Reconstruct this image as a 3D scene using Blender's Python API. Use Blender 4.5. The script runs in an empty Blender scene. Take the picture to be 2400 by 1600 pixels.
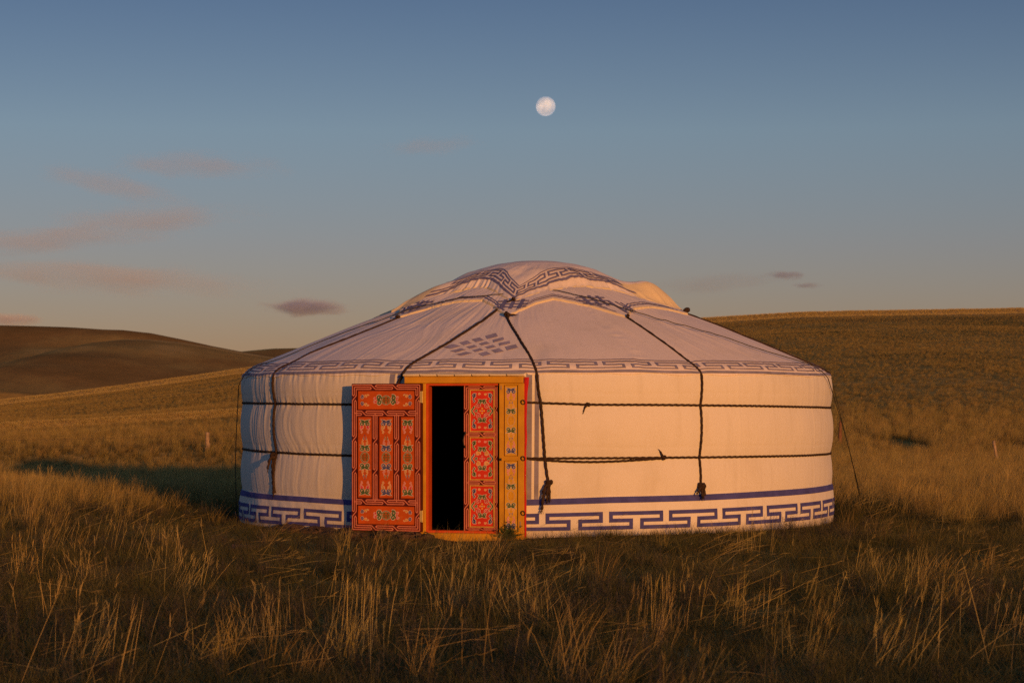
import bpy, math, random
import numpy as np
from mathutils import Vector, Matrix

RAD = math.radians
rng = np.random.default_rng(7)
random.seed(7)
scene = bpy.context.scene
COL = scene.collection

# ------------------------------------------------------------------ camera
CAM = (-0.249, -21.84, 1.18)
cam = bpy.data.cameras.new('camera')
cam.sensor_width = 36.0
cam.lens = 75.0
cam.shift_y = 149 / 2400
cam.clip_end = 20000
cam.dof.use_dof = True
cam.dof.focus_distance = 19.3
cam.dof.aperture_fstop = 8.0
cam_ob = bpy.data.objects.new('camera', cam)
cam_ob.location = CAM
cam_ob.rotation_euler = (RAD(90), 0, 0)
COL.objects.link(cam_ob)
scene.camera = cam_ob

# ------------------------------------------------------------------ sky, sun, exposure
SUN_EL, SUN_AZ = 4.9, 21.3           # elevation; degrees to the right of straight behind the camera
world = bpy.data.worlds.new('World')
scene.world = world
world.use_nodes = True
wn, wl = world.node_tree.nodes, world.node_tree.links
bg = wn['Background']
sky = wn.new('ShaderNodeTexSky')
sky.sky_type = 'NISHITA'
sky.sun_disc = False
sky.sun_elevation = RAD(SUN_EL)
sky.sun_rotation = RAD(180 - SUN_AZ)
sky.altitude = 1300
sky.dust_density = 1.0
sky.ozone_density = 3.0
tc = wn.new('ShaderNodeTexCoord')
sep = wn.new('ShaderNodeSeparateXYZ')
wl.new(tc.outputs['Generated'], sep.inputs[0])
tint = wn.new('ShaderNodeValToRGB')   # rosy dusk band low down, all the way round
e = tint.color_ramp.elements
e[0].position, e[0].color = 0.0, (0.93, 0.50, 0.435, 1)
e[1].position, e[1].color = 0.62, (0.645, 0.46, 0.47, 1)
for p, c in ((0.16, (0.97, 0.55, 0.505, 1)), (0.36, (0.99, 0.645, 0.57, 1)), (1.0, (0.80, 0.67, 0.66, 1))):
    n_ = e.new(p); n_.color = c
mr = wn.new('ShaderNodeMapRange')
mr.inputs['From Min'].default_value = 0.03
mr.inputs['From Max'].default_value = 0.30
wl.new(sep.outputs['Z'], mr.inputs['Value'])
wl.new(mr.outputs[0], tint.inputs[0])
mul = wn.new('ShaderNodeMix'); mul.data_type = 'RGBA'; mul.blend_type = 'MULTIPLY'
mul.inputs[0].default_value = 1.0
wl.new(sky.outputs[0], mul.inputs[6]); wl.new(tint.outputs[0], mul.inputs[7])
wl.new(mul.outputs[2], bg.inputs['Color'])
bg.inputs['Strength'].default_value = 0.154

sun = bpy.data.lights.new('sun', 'SUN')
sun.energy = 3.0
sun.angle = RAD(0.53)
sun.color = (1.0, 0.400, 0.083)
sun_ob = bpy.data.objects.new('sun', sun)
SUN_VEC = Vector((math.sin(RAD(SUN_AZ)) * math.cos(RAD(SUN_EL)), -math.cos(RAD(SUN_AZ)) * math.cos(RAD(SUN_EL)), math.sin(RAD(SUN_EL))))
sun_ob.rotation_euler = (-SUN_VEC).to_track_quat('-Z', 'Y').to_euler()
sun_ob.location = SUN_VEC * 60
COL.objects.link(sun_ob)

vs = scene.view_settings
vs.view_transform = 'Standard'
vs.look = 'None'
vs.exposure = 0.0
vs.gamma = 1.0
vs.use_curve_mapping = False
scene.render.engine = 'CYCLES'
scene.cycles.use_denoising = False      # leaves the fine grain a photograph has
scene.cycles.max_bounces = 5
scene.cycles.use_adaptive_sampling = True
scene.cycles.adaptive_threshold = 0.01
scene.cycles.transparent_max_bounces = 12
scene.cycles.volume_bounces = 5

# ------------------------------------------------------------------ noise helpers
def _hash(ix, iy, seed):
    h = (ix.astype(np.int64) * 374761393 + iy.astype(np.int64) * 668265263 + seed * 1442695041) & 0xFFFFFFFF
    h = ((h ^ (h >> 13)) * 1274126177) & 0xFFFFFFFF
    return ((h ^ (h >> 16)) & 0xFFFFFF) / float(0xFFFFFF)

def vn(x, y, seed=0):
    """smooth value noise, -1..1"""
    x, y = np.broadcast_arrays(np.asarray(x, float), np.asarray(y, float))
    ix, iy = np.floor(x), np.floor(y)
    fx, fy = x - ix, y - iy
    fx = fx * fx * fx * (fx * (fx * 6 - 15) + 10); fy = fy * fy * fy * (fy * (fy * 6 - 15) + 10)
    a, b = _hash(ix, iy, seed), _hash(ix + 1, iy, seed)
    c, d = _hash(ix, iy + 1, seed), _hash(ix + 1, iy + 1, seed)
    return 2 * ((a + (b - a) * fx) * (1 - fy) + (c + (d - c) * fx) * fy) - 1

def fbm(x, y, seed=0, oct=4):
    t, amp = 0, 1.0
    for i in range(oct):
        t = t + amp * vn(np.asarray(x) * 2 ** i, np.asarray(y) * 2 ** i, seed + i * 17)
        amp *= 0.5
    return t

def sstep(a, b, x):
    t = np.clip((np.asarray(x, float) - a) / (b - a), 0, 1)
    return t * t * (3 - 2 * t)

# ------------------------------------------------------------------ materials
def new_mat(name):
    m = bpy.data.materials.new(name)
    m.use_nodes = True
    return m, m.node_tree.nodes, m.node_tree.links, m.node_tree.nodes['Principled BSDF']

def noise_node(n, l, vec, scale, detail=4, rough=0.55):
    t = n.new('ShaderNodeTexNoise')
    t.inputs['Scale'].default_value = scale
    t.inputs['Detail'].default_value = detail
    t.inputs['Roughness'].default_value = rough
    if vec is not None:
        l.new(vec, t.inputs['Vector'])
    return t

def ramp_node(n, l, fac, stops):
    r = n.new('ShaderNodeValToRGB')
    el = r.color_ramp.elements
    while len(el) < len(stops):
        el.new(0.5)
    for s_, (p, c) in zip(el, stops):
        s_.position = p
        s_.color = (c[0], c[1], c[2], 1)
    l.new(fac, r.inputs[0])
    return r

def mix_node(n, l, fac, a, b, blend='MIX'):
    x = n.new('ShaderNodeMix'); x.data_type = 'RGBA'; x.blend_type = blend
    for sock, v in ((0, fac), (6, a), (7, b)):
        if hasattr(v, 'is_linked'):
            l.new(v, x.inputs[sock])
        elif sock == 0:
            x.inputs[0].default_value = v
        else:
            x.inputs[sock].default_value = (v[0], v[1], v[2], 1)
    return x.outputs[2]

def bump_node(n, l, height, strength, dist, bsdf):
    b = n.new('ShaderNodeBump')
    b.inputs['Strength'].default_value = strength
    b.inputs['Distance'].default_value = dist
    l.new(height, b.inputs['Height'])
    l.new(b.outputs[0], bsdf.inputs['Normal'])

def plain(name, color, rough=0.7, var=0.18, scale=14.0, bump=0.15, bdist=0.002, metallic=0.0):
    """painted / woven surface: base colour with blotchy wear and fine relief"""
    m, n, l, b = new_mat(name)
    t = n.new('ShaderNodeTexCoord')
    nz = noise_node(n, l, t.outputs['Object'], scale, 6, 0.62)
    lo = tuple(c * (1 - var) for c in color)
    hi = tuple(min(1, c * (1 + var)) for c in color)
    r = ramp_node(n, l, nz.outputs['Fac'], [(0.3, lo), (0.7, hi)])
    l.new(r.outputs[0], b.inputs['Base Color'])
    b.inputs['Roughness'].default_value = rough
    b.inputs['Metallic'].default_value = metallic
    b.inputs['Specular IOR Level'].default_value = 0.25
    if bump:
        nb = noise_node(n, l, t.outputs['Object'], scale * 9, 3)
        bump_node(n, l, nb.outputs['Fac'], bump, bdist, b)
    return m

def canvas_mat(name, color, stain=(0.56, 0.50, 0.36)):
    m, n, l, b = new_mat(name)
    t = n.new('ShaderNodeTexCoord')
    big = noise_node(n, l, t.outputs['Object'], 1.3, 5, 0.6)
    fac = ramp_node(n, l, big.outputs['Fac'], [(0.50, (0, 0, 0)), (0.80, (0.42, 0.42, 0.42))])
    mp = n.new('ShaderNodeMapping'); mp.inputs['Scale'].default_value = (9, 9, 0.9)
    l.new(t.outputs['Object'], mp.inputs[0])
    st = noise_node(n, l, mp.outputs[0], 1.0, 6, 0.65)
    fac2 = ramp_node(n, l, st.outputs['Fac'], [(0.55, (0, 0, 0)), (0.85, (0.34, 0.34, 0.34))])
    c1 = mix_node(n, l, fac.outputs[0], color, stain)
    c2 = mix_node(n, l, fac2.outputs[0], c1, tuple(s * 0.85 for s in stain))
    # earth splashed along the bottom hem
    sp = n.new('ShaderNodeSeparateXYZ'); l.new(t.outputs['Object'], sp.inputs[0])
    hz = n.new('ShaderNodeMapRange')
    hz.inputs['From Min'].default_value = 0.14; hz.inputs['From Max'].default_value = 0.02
    l.new(sp.outputs['Z'], hz.inputs['Value'])
    dn = noise_node(n, l, t.outputs['Object'], 6, 5, 0.7)
    mm = n.new('ShaderNodeMath'); mm.operation = 'MULTIPLY'
    l.new(hz.outputs[0], mm.inputs[0]); l.new(dn.outputs['Fac'], mm.inputs[1])
    c3 = mix_node(n, l, mm.outputs[0], c2, (0.30, 0.22, 0.14))
    l.new(c3, b.inputs['Base Color'])
    b.inputs['Roughness'].default_value = 0.92
    b.inputs['Specular IOR Level'].default_value = 0.12
    w1 = noise_node(n, l, t.outputs['Object'], 60, 4, 0.6)
    mp2 = n.new('ShaderNodeMapping'); mp2.inputs['Scale'].default_value = (40, 40, 5)
    l.new(t.outputs['Object'], mp2.inputs[0])
    w2 = noise_node(n, l, mp2.outputs[0], 1.0, 4, 0.6)
    ad = n.new('ShaderNodeMath'); ad.operation = 'ADD'
    l.new(w1.outputs['Fac'], ad.inputs[0]); l.new(w2.outputs['Fac'], ad.inputs[1])
    bump_node(n, l, ad.outputs[0], 0.35, 0.004, b)
    return m

M = {}
M['canvas'] = canvas_mat('canvas', (0.80, 0.77, 0.72))
M['roof_canvas'] = canvas_mat('roof_canvas', (0.90, 0.82, 0.77))
M['cream'] = canvas_mat('cream_cloth', (0.82, 0.70, 0.46))
M['skirt_blue'] = plain('skirt_blue', (0.075, 0.078, 0.29), 0.9, 0.22, 8)
M['roof_blue'] = plain('faded_blue', (0.255, 0.250, 0.36), 0.9, 0.25, 7)
M['emblem'] = plain('emblem_lilac', (0.37, 0.34, 0.45), 0.9, 0.25, 9)
M['crown_blue'] = plain('deep_blue', (0.19, 0.185, 0.32), 0.9, 0.2, 9)
M['rope'] = plain('hair_rope', (0.050, 0.030, 0.020), 0.95, 0.45, 60, 0.6, 0.004)
M['cord'] = plain('thin_cord', (0.055, 0.055, 0.040), 0.9, 0.3, 50)
M['orange'] = plain('orange_paint', (0.57, 0.100, 0.010), 0.45, 0.18, 9, 0.1, 0.001)
M['red'] = plain('red_paint', (0.62, 0.042, 0.016), 0.42, 0.12, 9, 0.1, 0.001)
M['ochre'] = plain('ochre_paint', (0.60, 0.31, 0.020), 0.5, 0.16, 7, 0.2, 0.001)
M['ochre_panel'] = plain('ochre_panel_paint', (0.66, 0.37, 0.03), 0.5, 0.14, 9, 0.1, 0.001)
M['frame_red'] = plain('frame_red_paint', (0.58, 0.085, 0.015), 0.5, 0.15, 9)
M['line_dark'] = plain('dark_red_paint', (0.085, 0.014, 0.010), 0.5, 0.2, 20)
M['line_red'] = plain('line_red_paint', (0.31, 0.042, 0.015), 0.5, 0.15, 20)
M['salmon'] = plain('salmon_paint', (0.72, 0.28, 0.19), 0.5, 0.12, 20)
M['black'] = plain('black_paint', (0.016, 0.010, 0.010), 0.6, 0.2, 20)
M['o_blue'] = plain('ornament_blue', (0.07, 0.09, 0.28), 0.5, 0.15, 20)
M['o_green'] = plain('ornament_green', (0.075, 0.14, 0.045), 0.5, 0.15, 20)
M['o_pink'] = plain('ornament_pink', (0.76, 0.19, 0.22), 0.5, 0.15, 20)
M['o_red'] = plain('ornament_red', (0.60, 0.02, 0.05), 0.5, 0.15, 20)
M['o_gold'] = plain('ornament_gold', (0.78, 0.36, 0.045), 0.5, 0.15, 20)
M['o_pale'] = plain('ornament_pale', (0.66, 0.55, 0.46), 0.5, 0.15, 20)
M['gold'] = plain('gilt_moulding', (0.78, 0.48, 0.10), 0.35, 0.15, 20)
M['brass'] = plain('brass', (0.80, 0.58, 0.22), 0.45, 0.15, 20, 0.1, 0.001, 0.4)
M['iron'] = plain('dark_iron', (0.06, 0.05, 0.045), 0.5, 0.3, 30, 0.2, 0.001, 0.7)
M['red_felt'] = plain('red_felt', (0.56, 0.022, 0.030), 0.95, 0.2, 12, 0.3, 0.003)
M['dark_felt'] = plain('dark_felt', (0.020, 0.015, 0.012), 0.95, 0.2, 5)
M['wood_post'] = plain('weathered_wood', (0.34, 0.25, 0.17), 0.9, 0.35, 11, 0.5, 0.01)
M['brown_post'] = plain('brown_wood', (0.20, 0.10, 0.06), 0.9, 0.3, 11, 0.5, 0.01)
M['wire'] = plain('rusty_wire', (0.10, 0.07, 0.05), 0.7, 0.2, 30)
M['board'] = plain('reddish_board', (0.20, 0.10, 0.055), 0.9, 0.3, 12, 0.5, 0.004)
M['soil'] = plain('bare_soil', (0.120, 0.075, 0.045), 0.95, 0.5, 6, 1.0, 0.03)
M['weed'] = plain('weed_green', (0.06, 0.10, 0.035), 0.7, 0.4, 25)

# ------------------------------------------------------------------ mesh helpers
def link(o, parent=None):
    COL.objects.link(o)
    if parent is not None:
        o.parent = parent
    return o

def tag(o, label=None, cat=None, group=None, kind=None):
    if label: o['label'] = label
    if cat: o['category'] = cat
    if group: o['group'] = group
    if kind: o['kind'] = kind
    return o

def empty(name, loc=(0, 0, 0), rz=0.0, parent=None):
    o = bpy.data.objects.new(name, None)
    o.location = loc; o.rotation_euler = (0, 0, rz)
    return link(o, parent)

def mesh_ob(name, verts, faces, mats, parent=None, smooth=True, midx=None):
    me = bpy.data.meshes.new(name)
    me.from_pydata(np.asarray(verts, float).tolist() if not isinstance(verts, list) else verts, [], faces)
    for m_ in (mats if isinstance(mats, (list, tuple)) else [mats]):
        me.materials.append(m_)
    if midx is not None:
        me.polygons.foreach_set('material_index', np.asarray(midx, np.int32))
    if smooth:
        me.polygons.foreach_set('use_smooth', [True] * len(me.polygons))
    me.update()
    return link(bpy.data.objects.new(name, me), parent)

def grid_faces(nr, nc, off=0, close=False, skip=None):
    """row-major grid nr x nc"""
    i, j = np.meshgrid(np.arange(nr - 1), np.arange(nc if close else nc - 1), indexing='ij')
    i, j = i.ravel(), j.ravel()
    j2 = (j + 1) % nc
    f = np.stack([i * nc + j, i * nc + j2, (i + 1) * nc + j2, (i + 1) * nc + j], 1) + off
    if skip is not None:
        f = f[~skip(i, j)]
    return f.tolist()

class MB:
    """collects boxes, strips and tubes into one mesh"""
    def __init__(self):
        self.v, self.f, self.m = [], [], []
    def add(self, verts, faces, mi=0):
        o = len(self.v)
        self.v += [tuple(p) for p in verts]
        self.f += [tuple(i + o for i in f) for f in faces]
        self.m += [mi] * len(faces)
        return self
    def box(self, x0, x1, y0, y1, z0, z1, mi=0, bev=0.0):
        if bev > 0:
            b = bev
            # front (-y) face chamfered
            P = [(x0, y1, z0), (x1, y1, z0), (x1, y1, z1), (x0, y1, z1),
                 (x0, y0 + b, z0), (x1, y0 + b, z0), (x1, y0 + b, z1), (x0, y0 + b, z1),
                 (x0 + b, y0, z0 + b), (x1 - b, y0, z0 + b), (x1 - b, y0, z1 - b), (x0 + b, y0, z1 - b)]
            F = [(0, 3, 2, 1), (0, 1, 5, 4), (1, 2, 6, 5), (2, 3, 7, 6), (3, 0, 4, 7),
                 (4, 5, 9, 8), (5, 6, 10, 9), (6, 7, 11, 10), (7, 4, 8, 11), (8, 9, 10, 11)]
            return self.add(P, F, mi)
        P = [(x, y, z) for x in (x0, x1) for y in (y0, y1) for z in (z0, z1)]
        F = [(0, 1, 3, 2), (4, 6, 7, 5), (0, 4, 5, 1), (2, 3, 7, 6), (0, 2, 6, 4), (1, 5, 7, 3)]
        return self.add(P, F, mi)
    def rect(self, x0, x1, z0, z1, y, mi=0):
        return self.add([(x0, y, z0), (x1, y, z0), (x1, y, z1), (x0, y, z1)], [(0, 1, 2, 3)], mi)
    def poly(self, pts, y, mi=0):
        return self.add([(p[0], y, p[1]) for p in pts], [tuple(range(len(pts)))], mi)
    def disc(self, x, z, r, y, mi=0, n=12, sx=1.0):
        return self.poly([(x + r * sx * math.cos(2 * math.pi * k / n), z + r * math.sin(2 * math.pi * k / n)) for k in range(n)], y, mi)
    def ribbon(self, pts, w, y, mi=0):
        p = np.asarray(pts, float)
        keep = np.r_[True, np.hypot(*(p[1:] - p[:-1]).T) > 1e-6]
        p = p[keep]
        if len(p) < 2:
            return self
        d = p[1:] - p[:-1]
        d /= np.hypot(d[:, 0], d[:, 1])[:, None]
        nrm = np.stack([-d[:, 1], d[:, 0]], 1)
        off = np.empty_like(p)
        off[0], off[-1] = nrm[0], nrm[-1]
        for k in range(1, len(p) - 1):
            b = nrm[k - 1] + nrm[k]
            q = b @ b
            off[k] = b * (2 / q) if q > 0.35 else nrm[k]
        a, b = p + off * w / 2, p - off * w / 2
        n = len(p)
        V = [(q[0], y, q[1]) for q in a] + [(q[0], y, q[1]) for q in b]
        F = [(k, k + n, k + 1 + n, k + 1) for k in range(n - 1)]
        return self.add(V, F, mi)
    def tube(self, path, rad, nseg=8, twist=0.0, lobes=3, amp=0.0, mi=0, cap=True):
        P = np.asarray(path, float)
        n = len(P)
        T = np.gradient(P, axis=0)
        T /= np.linalg.norm(T, axis=1)[:, None] + 1e-12
        rad = np.broadcast_to(np.asarray(rad, float), (n,))
        L = np.r_[0, np.cumsum(np.linalg.norm(P[1:] - P[:-1], axis=1))]
        ref = np.array([0.3, 0.2, 1.0]); ref /= np.linalg.norm(ref)
        if abs(T[:, :] @ ref).max() > 0.95:
            ref = np.array([1.0, 0.35, 0.1]); ref /= np.linalg.norm(ref)
        A = np.cross(T, ref); A /= np.linalg.norm(A, axis=1)[:, None] + 1e-12
        B = np.cross(T, A)
        th = np.linspace(0, 2 * np.pi, nseg, endpoint=False)
        rr = rad[:, None] * (1 + amp * np.cos(lobes * (th[None] - twist * L[:, None])))
        V = P[:, None] + rr[..., None] * (np.cos(th)[None, :, None] * A[:, None] + np.sin(th)[None, :, None] * B[:, None])
        self_o = len(self.v)
        F = grid_faces(n, nseg, 0, close=True)
        if cap:
            F += [tuple(range(nseg))[::-1], tuple((n - 1) * nseg + k for k in range(nseg))]
        return self.add(V.reshape(-1, 3).tolist(), F, mi)
    def build(self, name, mats, parent=None, smooth=False):
        return mesh_ob(name, self.v, self.f, mats, parent, smooth, self.m)

def densify(pts, step):
    """Catmull-Rom through pts, resampled about every step"""
    P = np.asarray(pts, float)
    P = np.vstack([2 * P[0] - P[1], P, 2 * P[-1] - P[-2]])
    out = []
    for k in range(1, len(P) - 2):
        a, b, c, d = P[k - 1], P[k], P[k + 1], P[k + 2]
        m = max(2, int(np.linalg.norm(c - b) / step) + 1)
        for t in np.linspace(0, 1, m, endpoint=False):
            out.append(0.5 * (2 * b + (c - a) * t + (2 * a - 5 * b + 4 * c - d) * t ** 2 + (3 * b - a - 3 * c + d) * t ** 3))
    out.append(P[-2])
    return np.array(out)

# ------------------------------------------------------------------ terrain
def crest_line(pts, dist):
    """photo outline of a ridge turned into (x, height) at the ridge's own distance"""
    a = np.array([(CAM[0] + (p[0] * 1.0204 - 1200) / 5000 * dist, CAM[2] + (949 - p[1] * 1.0204) / 5000 * dist) for p in pts])
    return a[:, 0], a[:, 1]

NEAR_D, MID_D, FAR_D = 300.0, 820.0, 1450.0
NEAR = crest_line([(-1500, 1010), (-700, 975), (0, 915), (250, 884), (420, 861), (600, 836), (1000, 785), (1300, 754), (1590, 730), (1800, 717), (2100, 709), (2352, 706), (2900, 716), (4200, 760)], NEAR_D)
MID = crest_line([(-2500, 800), (-1200, 770), (-300, 748), (0, 746), (150, 751), (230, 755), (290, 757), (350, 764), (420, 779), (490, 795), (560, 808), (640, 818), (760, 832), (1000, 860), (1600, 900), (4000, 930)], MID_D)
FAR = crest_line([(-2500, 900), (-500, 850), (300, 822), (480, 812), (560, 806), (630, 800), (720, 797), (900, 806), (1300, 840), (2500, 860), (4000, 880)], FAR_D)

# two lower spurs in front of the dark hill
SPUR_A_D, SPUR_B_D = 690.0, 570.0
SPUR_A = crest_line([(-600, 850), (60, 832), (140, 815), (200, 797), (250, 783), (295, 778), (350, 779), (420, 786), (500, 799), (600, 816), (760, 838), (1300, 900), (3000, 960)], SPUR_A_D)
SPUR_B = crest_line([(-1500, 792), (-300, 822), (0, 843), (80, 851), (150, 861), (230, 873), (300, 886), (420, 905), (700, 935), (1500, 965)], SPUR_B_D)

def terrain(x, y):
    x, y = np.asarray(x, float), np.asarray(y, float)
    d = y - CAM[1]
    # the slope fans out: its spurs run down towards the plain
    xe = CAM[0] + (x - CAM[0]) * (NEAR_D / np.clip(d, 70, NEAR_D)) ** 0.9
    nc = np.interp(xe, *NEAR) - 0.30 * (1 - sstep(5, 10, np.interp(xe, *NEAR)))
    t = np.clip((d - 44) / (NEAR_D - 44), 0, None)
    up = np.where(t < 1, np.clip(t, 0, 1) ** 1.12, 1.0)
    up = up * (1 - sstep(1.0, 1.9, t)) - 0.25 * sstep(1.0, 1.9, t)
    # the slope rolls over gently at the crest
    near = nc * up - nc * 0.012 * np.exp(-((t - 1.0) / 0.05) ** 2)
    near = near + 0.60 * (sstep(294.5, 299.0, d) - sstep(44.0, 294.0, d)) * (1 - sstep(1.0, 1.6, t))
    trk = y - 0.35 * x - 63.0 + 1.5 * vn(x / 14.0, 0, 63)
    near = near + 0.24 * (sstep(-0.5, 0.5, trk) - sstep(0.5, 30.0, trk)) * (1 - sstep(-4, 3, x))
    rough = fbm(x / 9.0, y / 24.0, 3, 4) * 0.05 * sstep(46, 90, d) + fbm(x / 34.0, y / 26.0, 11, 3) * (0.03 + 0.005 * np.clip(nc, 0, 20)) * sstep(70, 170, d) * (1 - 0.8 * sstep(235, 300, d))
    near = near + rough
    # dark hill on the left, with spurs running down it
    mc = np.interp(x, *MID)
    dm = d - MID_D
    bell = np.where(dm < 0, np.clip(1 + dm / 360.0, 0, 1) ** 1.0, np.clip(1 - dm / 300.0, 0, 1))
    bell = bell * bell * (3 - 2 * bell) * 0.35 + bell * 0.65
    spur = (np.abs(vn((x + 0.45 * d) / 95.0, d / 420.0, 5)) - 0.4) * 9.0 + fbm(x / 60.0, d / 70.0, 21, 4) * 3.2
    mid = mc * bell + spur * np.clip(-dm / 90.0, 0, 1) * bell ** 0.5 * sstep(400, 520, d) - 4
    mid = mid + 4 * sstep(0.85, 1.0, bell)
    for tab, dc, fl in ((SPUR_A, SPUR_A_D, 130.0), (SPUR_B, SPUR_B_D, 110.0)):
        q = d - dc
        sp_ = np.interp(x, *tab) - np.where(q < 0, 9.0 * (-q / fl) ** 1.25, 14.0 * (q / 60.0) ** 1.4) + 0.5 * fbm(x / 30.0, d / 40.0, 27, 3) * np.clip(-q / 25.0, 0, 1)
        mid = np.maximum(mid, sp_)
    fc = np.interp(x, *FAR)
    bell2 = np.clip(1 - np.abs(d - FAR_D) / 380.0, 0, 1)
    far = fc * bell2 - 5 * (1 - bell2) + fbm(x / 120.0, d / 120.0, 31, 3) * 2.0 * (1 - bell2)
    z = np.where(d > 360, np.maximum(np.maximum(np.where(d > 460, mid, -50), np.where(d > 1000, far, -50)), near), near)
    # gentle swells in the plain round the yurt
    r = np.hypot(x, y)
    z = z + fbm(x / 5.0, y / 5.0, 41, 3) * 0.035 * sstep(3.6, 8, r) * (1 - sstep(40, 60, d))
    # the plain sinks into a shallow dip behind the yurt
    lf = 1 - sstep(0.0, 5.0, x)
    z = z - 0.12 * sstep(24, 36, d) * (1 - sstep(50, 62, d)) * lf - 0.62 * np.exp(-((d - 46.5) / 5.2) ** 4) * lf
    z = z - 0.055 * np.exp(-(np.hypot(x + 0.95, y + 3.25) / 0.95) ** 2)        # worn hollow before the door
    # two eroded wheel ruts crossing the foot of the slope, and a cut bank by the leaning post
    for (ax, ay, bx, by, w, dep) in RUTS:
        ex, ey = bx - ax, by - ay
        L = math.hypot(ex, ey)
        s = np.clip(((x - ax) * ex + (y - ay) * ey) / L ** 2, 0, 1)
        q = np.hypot(x - ax - s * ex, y - ay - s * ey)
        z = z - dep * np.exp(-(q / w) ** 2) * (1 - 0.85 * sstep(0.05, 0.5, s))
    # unseen rise added far behind the camera to shade the foreground
    back = np.exp(-((-d - 130.0) / 60.0) ** 2)
    z = z + back * BACK_H + fbm(x / 40.0, y / 40.0, 51, 3) * 0.1 * back
    return z

RUTS = [(8.50, 29.4, 6.9, 37.0, 0.17, 0.26), (8.98, 29.6, 7.8, 37.0, 0.14, 0.24), (11.4, 28.2, 13.9, 29.2, 0.26, 0.28)]
BACK_H = 12.0

ang = np.concatenate([np.linspace(-180, -40, 60, endpoint=False), np.linspace(-40, -17, 40, endpoint=False),
                      np.linspace(-17, 17, 420, endpoint=False), np.linspace(17, 40, 40, endpoint=False), np.linspace(40, 180, 60, endpoint=False)])
rad = np.concatenate([[0.4, 2, 4, 6], np.geomspace(7.5, 60, 110), np.geomspace(61, 74, 16), np.linspace(74.5, 92, 56), np.geomspace(93, 290, 90), np.linspace(291, 304, 40), np.geomspace(306, 330, 10), np.geomspace(335, 1700, 150), [2200, 3200, 5000, 9000]])
A_, R_ = np.meshgrid(np.radians(ang), rad)
gx = CAM[0] + R_ * np.sin(A_); gy = CAM[1] + R_ * np.cos(A_)
gz = terrain(gx, gy)
gV = np.stack([gx.ravel(), gy.ravel(), gz.ravel()], 1)
nc_ = len(ang)
gF = grid_faces(len(rad), nc_, close=True)
gV = np.vstack([gV, [[CAM[0], CAM[1], float(terrain(CAM[0], CAM[1]))]]])
gF += [(len(gV) - 1, (k + 1) % nc_, k) for k in range(nc_)]

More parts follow.
